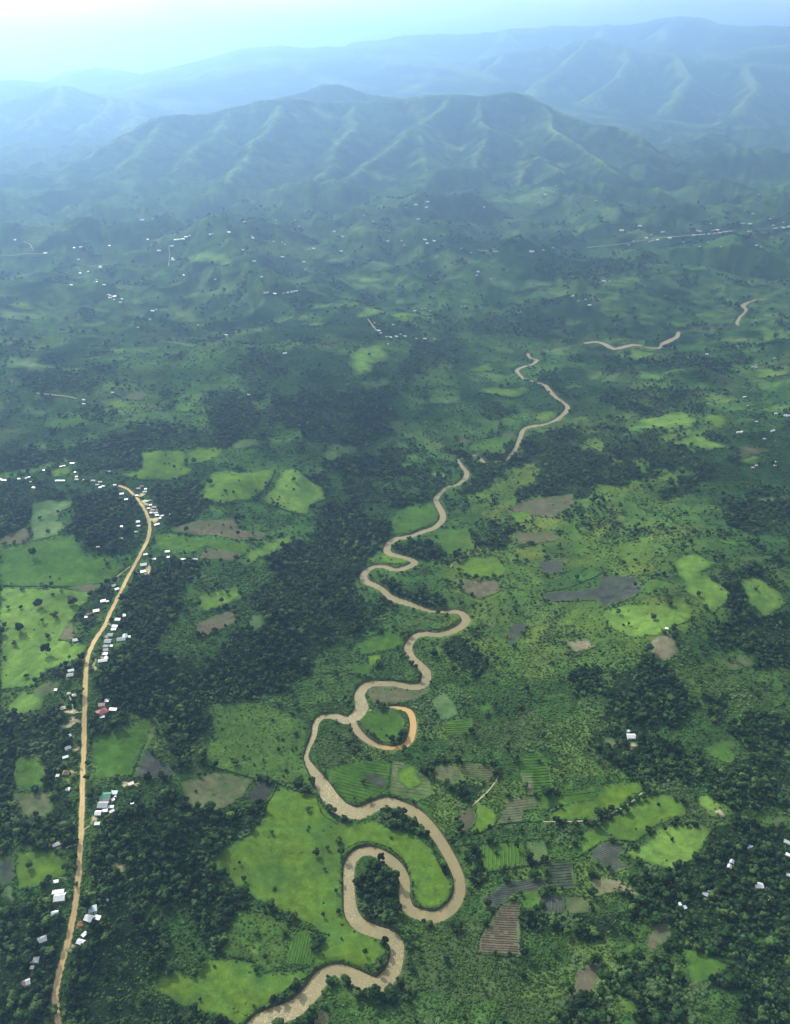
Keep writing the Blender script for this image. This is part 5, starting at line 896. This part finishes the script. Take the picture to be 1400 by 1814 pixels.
def roofs(w, d, h, rise, form, ov=0.5):
    V, F = [], []; x, y = w / 2 + ov, d / 2 + ov; dz = rise * ov / (d / 2) if form != 'mono' else rise * ov / d
    if form == 'gable':
        slab(V, F, [(-x, -y, h - dz), (x, -y, h - dz), (x, 0.0, h + rise), (-x, 0.0, h + rise)]); slab(V, F, [(x, y, h - dz), (-x, y, h - dz), (-x, 0.0, h + rise), (x, 0.0, h + rise)])
    elif form == 'mono':
        slab(V, F, [(-x, -y, h - dz), (x, -y, h - dz), (x, y, h + rise + dz), (-x, y, h + rise + dz)])
    else:
        k = max(0.0, (w - d) / 2); b = len(V); V += [(-x, -y, h - dz), (x, -y, h - dz), (x, y, h - dz), (-x, y, h - dz), (-k, 0, h + rise), (k + .01, 0, h + rise)]
        F += [(b, b + 1, b + 5, b + 4), (b + 1, b + 2, b + 5), (b + 2, b + 3, b + 4, b + 5), (b + 3, b, b + 4), (b + 3, b + 2, b + 1, b)]
    return V, F
def _panel(name, w, h, m, t=0.08):
    V, F = [], []; box(V, F, -w / 2, w / 2, -t, t * .3, 0, h); return mesh(name, V, F, [m])
DOOR_ME, WIN_ME = _panel('door', 0.95, 1.95, DOORM), _panel('window', 0.9, 0.9, PANE)
def house(px, py, w, dr, rot, form, col, label, k, nm=None):
    p = pick([px], [py + 0.12 * w])[0]; mpp = float(project(p[0], p[1], p[2])[2]) / F_PX
    if px < 300 and py < 960: w *= 0.85
    W_, D_ = max(2.4, w * mpp * 0.93), max(2.2, w * dr * mpp * 1.05); h = min(2.9, 2.1 + 0.06 * W_); small = W_ < 4.2
    root = put(nm or ('hut' if small else 'house'), None, p, R(rot)); root.empty_display_size = 2
    wm = WALL[3] if 'pink' in label else WALL[(0, 1, 0, 2)[k % 4]]
    f = 'gable' if form == 'lshape' else form; rise = {'gable': 0.27, 'mono': 0.16, 'hip': 0.30}[f] * D_
    if col == 'brown': rise *= 1.5
    V, F = walls(W_, D_, h, rise, f); put('wall', mesh('wall', V, F, [wm]), parent=root)
    V, F = roofs(W_, D_, h, rise, f); rf = put('roof', mesh('roof', V, F, [ROOF[col]]), parent=root)
    if form == 'lshape':
        V, F = walls(D_ * 1.3, D_ * .8, h - .3, D_ * .2, 'gable'); c = math.cos(1.57); V = [(-y + W_ * .36, x + D_ * .95, z) for x, y, z in V]; put('wing', mesh('wing', V, F, [wm]), parent=root)
        V, F = roofs(D_ * 1.3, D_ * .8, h - .3, D_ * .2, 'gable'); V = [(-y + W_ * .36, x + D_ * .95, z + .05) for x, y, z in V]; put('roof', mesh('roof', V, F, [ROOF[col]]), parent=root)
    if 'rusty and pale' in label:
        V, F = roofs(W_ * .45, D_, h, rise, f); put('roof', mesh('roof', [(x + W_ * .28, y, z + .1) for x, y, z in V], F, [ROOF['pale']]), parent=root)['label'] = 'pale right part of the roof'
    if col == 'green':
        V, F = [], []; box(V, F, -W_ * .46, W_ * .46, -D_ * .72, -D_ * .5 - .55, -1, 1.9); put('porch', mesh('porch', V, F, [WALL[2]]), parent=root)
        V, F = [], []; slab(V, F, [(-W_ * .48, -D_ * .76, 1.95), (W_ * .48, -D_ * .76, 1.95), (W_ * .48, -D_ * .5 - .3, 2.5), (-W_ * .48, -D_ * .5 - .3, 2.5)]); put('roof', mesh('roof', V, F, [ROOF['rust']]), parent=root)['label'] = 'rusty lower roof'
    put('door', DOOR_ME, (W_ * 0.08, -D_ / 2 - 0.03, 0), 0, root)
    put('window', WIN_ME, (-W_ * 0.28, -D_ / 2 - 0.03, 1.0), 0, root)
    if not small: put('window', WIN_ME, (W_ * 0.33, -D_ / 2 - 0.03, 1.0), 0, root)
    return tag(root, label, 'hut' if small else 'house', 'houses along the dirt road' if px < 400 else 'houses in the right half of the valley')
for k, hs in enumerate(HOUSES): house(*hs, k)
for k, hs in enumerate(FAR_SINGLE): house(*hs[:6], hs[8], hs[7], k * 4 + 1, 'farm_building')
FARV = []
ORD = ['first', 'second', 'third', 'fourth', 'fifth', 'sixth', 'seventh', 'eighth', 'ninth', 'tenth', 'eleventh', 'twelfth', 'thirteenth', 'fourteenth', 'fifteenth', 'sixteenth', 'seventeenth', 'eighteenth']
for k in range(5):
    w, d = [(9, 6), (12, 6), (7, 5.5), (15, 6), (8, 7)][k]
    V, F = walls(w, d, 2.8, d * .27, 'gable'); m0 = len(F); V2, F2 = roofs(w, d, 2.8, d * .27, 'gable', .6); F = F + [tuple(i + len(V) for i in f) for f in F2]
    FARV.append(mesh('far_house', V + V2, F, [WALL[1 if k % 2 else 0], ROOF['white' if k % 2 else 'pale']], midx=[0] * m0 + [1] * len(F2)))
for L, lb, gr in FAR:
    P = pick([a for a, b in L], [b for a, b in L]); rank = {j: r for r, j in enumerate(sorted(range(len(L)), key=lambda j: L[j]))}; lb0 = lb
    for j, p in enumerate(P):
        if len(L) > 1: lb = lb0 + ', ' + ('leftmost' if rank[j] == 0 else 'rightmost' if rank[j] == len(L) - 1 else ORD[rank[j]] + ' from left')
        dist = math.hypot(p[0], p[1]); s = float(np.clip(dist / 3900, 0.6, 1.1))
        tag(put('house', FARV[(j * 3 + len(lb)) % 5], p + np.array([0, 0, 0.5 + dist / 3000]), R(random.uniform(-25, 25)), scale=s), lb, 'house', gr)
for px, py, w, lb in TANKS:
    p = pick([px], [py])[0]; r = w * float(project(*p)[2]) / F_PX / 2; root = put('water_tank', None, p); tag(root, lb, 'tank')
    V = [(r * math.cos(a), r * math.sin(a), z) for z in (0, 1.8) for a in [2 * math.pi * i / 16 for i in range(16)]]; put('body', mesh('body', V, [(i, (i + 1) % 16, 16 + (i + 1) % 16, 16 + i) for i in range(16)] + [tuple(range(31, 15, -1))[::-1]], [ROOF['white']]), parent=root)
    V = [(r * .35 * math.cos(a), r * .35 * math.sin(a), z) for z in (1.8, 2.05) for a in [2 * math.pi * i / 12 for i in range(12)]]; put('lid', mesh('lid', V, [(i, (i + 1) % 12, 12 + (i + 1) % 12, 12 + i) for i in range(12)] + [tuple(range(12, 24))], [ROOF['grey']]), parent=root)
# heaps of earth on the verge
for px, py, r_, lb in [(142,1640,3.2,'rust brown heap of earth on the verge right of the road, the lower of two'),(143,1635,2.4,'small brown heap of earth on the verge right of the road, the upper of two')]:
    p = pick([px], [py])[0]; V, F = [(0, 0, 1.1)], []
    for k, (f, z) in enumerate([(.5, .8), (.85, .35), (1.05, -.3)]):
        V += [(r_ * f * math.cos(a) * random.uniform(.85, 1.15), r_ * .6 * f * math.sin(a) * random.uniform(.85, 1.15), z) for a in [2 * math.pi * i / 14 for i in range(14)]]
    F = [(0, 1 + i, 1 + (i + 1) % 14) for i in range(14)] + [(1 + 14 * k + i, 1 + 14 * (k + 1) + i, 1 + 14 * (k + 1) + (i + 1) % 14, 1 + 14 * k + (i + 1) % 14) for k in range(2) for i in range(14)]
    tag(put('earth_heap', mesh('earth_heap', V, F, [plain_mat('rust_earth', (0.20, 0.10, 0.05), s1=1.5)], True), p + np.array([0, 0, .6])), lb, 'earth heap')
# ------------------------------------------------------------------ trees, hedges, undergrowth
def ico1():
    t = (1 + 5 ** .5) / 2; V = [(-1, t, 0), (1, t, 0), (-1, -t, 0), (1, -t, 0), (0, -1, t), (0, 1, t), (0, -1, -t), (0, 1, -t), (t, 0, -1), (t, 0, 1), (-t, 0, -1), (-t, 0, 1)]
    F = [(0, 11, 5), (0, 5, 1), (0, 1, 7), (0, 7, 10), (0, 10, 11), (1, 5, 9), (5, 11, 4), (11, 10, 2), (10, 7, 6), (7, 1, 8), (3, 9, 4), (3, 4, 2), (3, 2, 6), (3, 6, 8), (3, 8, 9), (4, 9, 5), (2, 4, 11), (6, 2, 10), (8, 6, 7), (9, 8, 1)]
    V = [np.array(v) / np.linalg.norm(v) for v in V]; c = {}; o = []
    def mid(a, b):
        k = (min(a, b), max(a, b))
        if k not in c: m = V[a] + V[b]; V.append(m / np.linalg.norm(m)); c[k] = len(V) - 1
        return c[k]
    for a, b, d in F: x, y, z = mid(a, b), mid(b, d), mid(d, a); o += [(a, x, z), (b, y, x), (d, z, y), (x, y, z)]
    return np.array(V), o
ICO, ICOF = ico1()
def leafy(name, lumps, leaves, lsize, mats, seed, squash=0.85):
    """lumpy crown: knobbly leaf masses with loose sprays of leaves round them. lumps: (x, y, z, r)"""
    rg = np.random.default_rng(seed); V, F = [], []
    for x, y, z, r in lumps:
        b = len(V); d = 1 + 0.28 * rg.uniform(-1, 1, len(ICO)); P = ICO * d[:, None] * r; P[:, 2] *= squash; V += [tuple(p + (x, y, z)) for p in P]; F += [tuple(i + b for i in f) for f in ICOF]
    for k in range(leaves):
        x, y, z, r = lumps[rg.integers(len(lumps))]; v = rg.normal(size=3); v[2] = abs(v[2]) * 0.9 - 0.15; v /= np.linalg.norm(v)
        c = np.array([x, y, z]) + v * (1, 1, squash) * r * rg.uniform(0.92, 1.22); nrm = v + 0.7 * rg.normal(size=3); nrm /= np.linalg.norm(nrm)
        t = np.cross(nrm, rg.normal(size=3)); t /= np.linalg.norm(t) + 1e-9; q = np.cross(nrm, t); s = lsize * rg.uniform(.6, 1.4); b = len(V)
        V += [tuple(c + t * s), tuple(c + q * s * .6), tuple(c - t * s), tuple(c - q * s * .6)]; F.append((b, b + 1, b + 2, b + 3))
    return mesh(name, V, F, mats)
CROWNS, TRUNKS = [], []
for s in range(8):
    rg = np.random.default_rng(100 + s); tall = (1.0, 0.85, 1.25, 1.0, 0.9, 1.5, 1.0, 1.1)[s]; L = [(0, 0, 0.62 * tall, 0.30)]
    for k in range(8 + s % 4):
        a = rg.uniform(0, 6.28); q = rg.uniform(.16, .36); L.append((q * math.cos(a), q * math.sin(a), (0.42 + rg.uniform(0, .42)) * tall, rg.uniform(.13, .23)))
    CROWNS.append(leafy('crown', L, 170, 0.055, [M['crown_pale' if s in (1, 4, 6) else 'crown']], s))
    V, F = [], []; nk = 7
    def limb(p0, p1, r0, r1):
        b = len(V); d = np.array(p1) - np.array(p0); d = d / np.linalg.norm(d); t = np.cross(d, (0.3, 1, .2)); t /= np.linalg.norm(t); q = np.cross(d, t)
        for p, r in ((p0, r0), (p1, r1)): V.extend(tuple(np.array(p) + r * (math.cos(6.2832 * i / nk) * t + math.sin(6.2832 * i / nk) * q)) for i in range(nk))
        F.extend((b + i, b + (i + 1) % nk, b + nk + (i + 1) % nk, b + nk + i) for i in range(nk))
    limb((0, 0, -.12), (0.01, 0, .32 * tall), .035, .026)
    for k in range(4): a = 1.57 * k + rg.uniform(0, 1); limb((0.01, 0, .3 * tall), (.25 * math.cos(a), .25 * math.sin(a), .55 * tall), .02, .008)
    TRUNKS.append(mesh('trunk', V, F, [M['bark']]))
BUSHES = []
for s in range(6):
    rg = np.random.default_rng(200 + s); L = [(0, 0, .2, .34)] + [(rg.uniform(-.3, .3), rg.uniform(-.3, .3), rg.uniform(.1, .3), rg.uniform(.16, .26)) for _ in range(3)]
    BUSHES.append(leafy('bush', L, 50, 0.09, [M['bush']], 40 + s, 0.75))
def banana(seed):
    rg = np.random.default_rng(seed); V, F = [], []
    for k in range(9):
        a = 6.283 * k / 9 + rg.uniform(-.3, .3); L = rg.uniform(.42, .6); up = rg.uniform(.25, .6); w = .10; d = np.array([math.cos(a), math.sin(a), 0]); q = np.array([-math.sin(a), math.cos(a), 0]); b = len(V)
        for i in range(4):
            t = i / 3; c = d * L * t + np.array([0, 0, .45 + up * t - .75 * t * t * (0.6 + .5 * up)]); ww = w * (0.35, 1, .85, .1)[i]; V += [tuple(c - q * ww + (0, 0, -.02)), tuple(c + (0, 0, .02)), tuple(c + q * ww + (0, 0, -.02))]
        for i in range(3): j = b + i * 3; F += [(j, j + 1, j + 4, j + 3), (j + 1, j + 2, j + 5, j + 4)]
    b = len(V); V += [(.05 * math.cos(t), .05 * math.sin(t), z) for z in (-.05, .5) for t in (0, 2.1, 4.2)]; F += [(b + i, b + (i + 1) % 3, b + 3 + (i + 1) % 3, b + 3 + i) for i in range(3)]
    return mesh('banana_plant', V, F, [M['palm']])
BANANAS = [banana(300 + s) for s in range(4)]
def scatter(name, P, sc, idx, protos, label, rz=None):
    """one object: copies of the meshes stood on the points"""
    me = bpy.data.meshes.new(name); me.vertices.add(len(P)); me.vertices.foreach_set('co', np.asarray(P, np.float32).ravel())
    rt = np.zeros((len(P), 3), np.float32); rt[:, 2] = RNG.uniform(0, 6.28, len(P))
    for nm_, v in (('sc', sc), ('rt', rt)): me.attributes.new(nm_, 'FLOAT_VECTOR', 'POINT').data.foreach_set('vector', np.asarray(v, np.float32).ravel())
    me.attributes.new('ix', 'INT', 'POINT').data.foreach_set('value', np.asarray(idx, np.int32))
    o = put(name, me); ng = bpy.data.node_groups.new(name, 'GeometryNodeTree')
    ng.interface.new_socket('Geometry', in_out='INPUT', socket_type='NodeSocketGeometry'); ng.interface.new_socket('Geometry', in_out='OUTPUT', socket_type='NodeSocketGeometry')
    N, L = ng.nodes, ng.links; gi = N.new('NodeGroupInput'); go = N.new('NodeGroupOutput'); ip = N.new('GeometryNodeInstanceOnPoints'); jn = N.new('GeometryNodeJoinGeometry')
    for p in reversed(protos):
        oi = N.new('GeometryNodeObjectInfo'); oi.inputs['Object'].default_value = bpy.data.objects.new(name + '_piece', p); oi.inputs['As Instance'].default_value = False
        g = N.new('GeometryNodeGeometryToInstance'); L.new(oi.outputs['Geometry'], g.inputs[0]); L.new(g.outputs[0], jn.inputs[0])
    L.new(gi.outputs[0], ip.inputs['Points']); L.new(jn.outputs[0], ip.inputs['Instance']); ip.inputs['Pick Instance'].default_value = True
    def na(n_, t):
        x = N.new('GeometryNodeInputNamedAttribute'); x.data_type = t; x.inputs['Name'].default_value = n_; return x.outputs['Attribute']
    L.new(na('ix', 'INT'), ip.inputs['Instance Index']); L.new(na('sc', 'FLOAT_VECTOR'), ip.inputs['Scale'])
    e = N.new('FunctionNodeEulerToRotation'); L.new(na('rt', 'FLOAT_VECTOR'), e.inputs[0]); L.new(e.outputs[0], ip.inputs['Rotation']); L.new(ip.outputs[0], go.inputs[0])
    o.modifiers.new('planting', 'NODES').node_group = ng
    return tag(o, label, kind='stuff')
dist3 = np.hypot(DD, CAM_H)
U = RNG.random(GX.shape); U2 = RNG.random(GX.shape)
vis = (PXg > -140) & (PXg < PW + 140) & (PYg > 330) & (PYg < PH + 120)
jx = (RNG.random(GX.shape) - .5) * cell_r * 0.9; ja = (RNG.random(GX.shape) - .5) * cell_a * 0.9
NX, NY = GX + np.sin(AZ) * jx + np.cos(AZ) * ja, GY + np.cos(AZ) * jx - np.sin(AZ) * ja
clump = fbm(GX, GY, 190, 3, 301) + 0.35 * fbm(GX, GY, 45, 2, 305)
clump2 = fbm(GX, GY * 0.8, 85, 4, 309, 0.6); slope_dark = np.maximum(sm(0.22, 0.5, clump) * sm(2200, 1200, DD), sm(0.12, 0.42, clump2) * sm(900, 1500, DD) * 0.8)
gap = sm(-0.30, 0.12, fbm(GX, GY, 90, 4, 307) - 0.12 * sm(1200, 2000, DD))
td = np.maximum(6.6, dist3 * 0.0036) * (0.5 + 0.9 * RNG.random(GX.shape) ** 1.5 + 0.6 * (RNG.random(GX.shape) > 0.93))
ss = np.sin(np.arctan2(CAM_H, DD))
cover = np.where(kind == 1, 0.15 + 0.95 * gap, np.where(kind == 0, 0.035 * sm(2200, 1000, DD) + 0.9 * slope_dark, np.where(kind == 2, 0.004 + 0.07 * sm(0.3, 0.6, fbm(GX, GY, 80, 3, 313)), np.where(kind == 5, 0.03, 0))))
cover = cover * sm(4600, 3600, DD) * np.where(kind == 1, 1 - 0.35 * sm(1300, 2000, DD), 1)
uu = np.interp(GY, cy_, cx_) - GX; VAL = sm(-30, -110, uu) * sm(-560, -330, uu) * sm(2000, 1500, GY) * sm(780, 980, GY)
cover = cover * np.where(kind == 0, 1 - 0.6 * VAL, 1)
pt = np.clip(cover * CELL / (0.62 * td * td), 0, 1)
edge = np.zeros(GX.shape, bool)
for ax in (0, 1):
    for sh in (1, -1): edge |= np.roll(kind, sh, ax) != kind
hedgy = sm(-0.1, 0.35, noise(GX / 38, GY / 38, 315))
isT = vis & ((U < pt) | (edge & np.isin(kind, (0, 1)) & (U < 0.30 * hedgy) & (DD < 2600))) & (GZ > -0.3)
bd = np.maximum(2.3, dist3 * 0.0023) * RNG.uniform(.6, 1.5, GX.shape)
bcov = np.where(kind == 1, 0.35, np.where(kind == 0, 0.07 + 0.45 * sm(1150, 850, DD) + (0.70 - 0.25 * sm(1150, 850, DD)) * sm(-.08, .32, fbm(GX, GY, 60, 4, 310)), np.where(kind == 5, 0.62, np.where(kind == 2, 0.10 * sm(0.15, 0.5, fbm(GX, GY, 55, 3, 312)) + 0.008, 0))))
bcov = bcov * np.where(kind == 0, 1 - 0.6 * VAL, 1) * sm(2600, 1300, DD) * np.where((kind == 3) | (kind == 4), 0, 1)
pb = np.clip(bcov * CELL / (0.7 * bd * bd), 0, 1)
isB = vis & (U2 < pb) & (~isT) & (GZ > -0.3)
isBan = vis & (kind == 6) & (U < np.clip(CELL / 7.0, 0, .9))
isBan |= vis & (kind <= 1) & (DD < 1150) & (U2 > 0.80) & (fbm(GX, GY, 70, 3, 317) > 0.22) & (~isT) & (GZ > -.3)
isB |= vis & edge & np.isin(kind, (0, 2, 5, 6)) & (U < 0.30) & (DD < 2600)
pts = lambda m: np.stack([NX[m], NY[m], surf_z(NX[m], NY[m])], -1)
TP, TS = pts(isT), td[isT]; ok = TP[:, 2] > -0.3; TP, TS = TP[ok], TS[ok]
tpx, tpy, tf = project(TP[:, 0], TP[:, 1], TP[:, 2]); tz = np.clip(tpy, 0, PH - 1).astype(int), np.clip(tpx, 0, PW - 1).astype(int)
inn = (tpx > 4) & (tpx < PW - 4) & (tpy > 0) & (tpy < PH - 4)
okk = ~(inn & np.isin(KIND[tz], (3, 4))); TP, TS, tpx, tpy, tf, inn = TP[okk], TS[okk], tpx[okk], tpy[okk], tf[okk], inn[okk]
def plant_tree(p, diam, label, group, k, nm='broadleaf_tree'):
    v = k % 8; r = put(nm, None, p, random.uniform(0, 6.28), scale=(diam, diam, diam * random.uniform(.85, 1.15))); r.empty_display_size = .3
    put('trunk', TRUNKS[v], parent=r); put('crown', CROWNS[v], parent=r); return tag(r, label, 'tree', group)
LPt = pick([t[0] for t in LONE], [t[1] + t[2] * .35 for t in LONE])
for k, (t, p) in enumerate(zip(LONE, LPt)):
    plant_tree(p, max(3.0, t[2] * float(project(*p)[2]) / F_PX * 1.1), t[3], 'trees standing apart', (0, 2, 3, 5, 7)[k % 5] if 'dark' in t[3] else (1, 4, 6)[k % 3] if 'pale' in t[3] else k)
# the largest-looking trees of the woods stand as single trees, the rest are the forest
app = TS / tf * (inn & (tpy < PH - 8) & (tpy > 900)); top = np.argsort(-app)[:296 - len(LONE)]
REG = [((0, 1580, 140, PH), 'tree in the dark wood left of the road at the bottom', 'bottom left wood'), ((90, 1580, 330, PH), 'tree in the dark wood right of the road at the bottom', 'wood right of the road at the bottom'), ((150, 1380, 520, 1610), 'tree in the dark wood between the road and the bright meadow', 'wood between road and meadow'),
 ((0, 1200, 150, 1590), 'tree in the shady strip of wood left of the road', 'strip of wood left of the road'), ((150, 900, 660, 1390), 'tree in the dark wood on the bluff left of the river', 'wood on the bluff'), ((600, 1400, 860, PH), 'tree in the green thicket along the lower river', 'lower river thicket'),
 ((820, 1560, 1110, PH), 'tree in the bushy ground below the ploughed plots', 'bushy ground below the plots'), ((1090, 1450, PW, PH), 'tree in the dark wood at the lower right', 'lower right wood'), ((960, 1150, PW, 1460), 'tree in the groves round the lone white house', 'groves round the lone white house'), ((0, 0, PW, PH), 'tree in the scrub on the valley sides', 'scrub trees')]
single = np.zeros(len(TS), bool); single[top] = True
dark = {0: 'broad', 1: 'low round', 2: 'tall', 3: 'round', 4: 'squat', 5: 'very tall narrow', 6: 'bushy', 7: 'upright'}
for k in top:
    for (a, b, c, d), lb, gr in REG:
        if a <= tpx[k] < c and b <= tpy[k] < d: break
    v = int(k) % 8; plant_tree(TP[k], TS[k], dark[v] + (' light green ' if v in (1, 4, 6) else ' dark ') + lb, gr, v, 'forest_tree')
rest = ~single; ns = rest.sum()
scatter('forest', TP[rest], np.stack([TS[rest], TS[rest], TS[rest] * RNG.uniform(.75, 1.2, ns)], -1), RNG.integers(0, 8, ns), CROWNS, 'dark green broadleaf forest in woods and clumps all over the valley')
BP, BS = pts(isB), bd[isB]; ok = BP[:, 2] > -0.4; BP, BS = BP[ok], BS[ok]
scatter('undergrowth', BP - np.array([0, 0, .1]), np.stack([BS, BS, BS * RNG.uniform(.6, 1.1, len(BS))], -1), RNG.integers(0, 6, len(BS)), BUSHES, 'green scrub and low bushes covering the open ground')
NP_ = pts(isBan); nb = len(NP_); sz = RNG.uniform(3.4, 5.2, nb)
scatter('banana_foliage', NP_, np.stack([sz, sz, sz * .9], -1), RNG.integers(0, 4, nb), BANANAS, 'pale green banana plants in the plot by the diagonal hedge and among the trees')
for k, (pl, w, lb) in enumerate(HEDGES):
    q = lay_path(pl, 1.0, 10); V, F = [], []; ln = np.concatenate([[0], np.cumsum(np.hypot(*np.diff(q[:, :2], axis=0).T))]); mpp = float(np.mean(project(q[:, 0], q[:, 1], 0 * q[:, 0])[2])) / F_PX; wd = max(1.6, w * mpp * .55)
    for s_ in np.arange(0, ln[-1], wd * .42):
        if random.random() < .08: continue
        x = np.interp(s_, ln, q[:, 0]) + random.uniform(-.3, .3) * wd; y = np.interp(s_, ln, q[:, 1]) + random.uniform(-.3, .3) * wd; r = wd * random.uniform(.38, .75); b = len(V); src = BUSHES[random.randrange(6)]
        a = random.uniform(0, 6.28); ca, sa = math.cos(a), math.sin(a); z = float(surf_z(x, y)); hz_ = random.uniform(1.0, 1.7)
        co = np.empty(len(src.vertices) * 3, np.float32); src.vertices.foreach_get('co', co); co = co.reshape(-1, 3) * 1.5 * r
        V += [(x + ca * c[0] - sa * c[1], y + sa * c[0] + ca * c[1], z + c[2] * hz_) for c in co]; F += [tuple(i + b for i in p.vertices) for p in src.polygons]
    tag(put('hedge', mesh('hedge', V, F, [M['crown']])), lb, 'hedge', 'hedges between the plots')

# ------------------------------------------------------------------ air
hz = bpy.data.meshes.new('haze'); X0, X1, Y0, Y1, Z0, Z1 = -34000, 34000, -3000, 40000, -40, 1460
hv = [(x, y, z) for x in (X0, X1) for y in (Y0, Y1) for z in (Z0, Z1)]
hz.from_pydata(hv, [], [(0, 1, 3, 2), (4, 6, 7, 5), (0, 4, 5, 1), (2, 3, 7, 6), (0, 2, 6, 4), (1, 5, 7, 3)])
hm = bpy.data.materials.new('haze'); hm.use_nodes = True; hn = hm.node_tree.nodes; hn.remove(hn['Principled BSDF'])
pv = hn.new('ShaderNodeVolumePrincipled'); pv.inputs['Color'].default_value = (0.35, 0.62, 1.0, 1); pv.inputs['Density'].default_value = 1.32e-4; pv.inputs['Anisotropy'].default_value = 0.7
hm.node_tree.links.new(pv.outputs[0], hn['Material Output'].inputs['Volume']); hz.materials.append(hm)
tag(put('haze', hz), 'bright blue morning haze hanging over the whole valley', 'haze', kind='stuff')
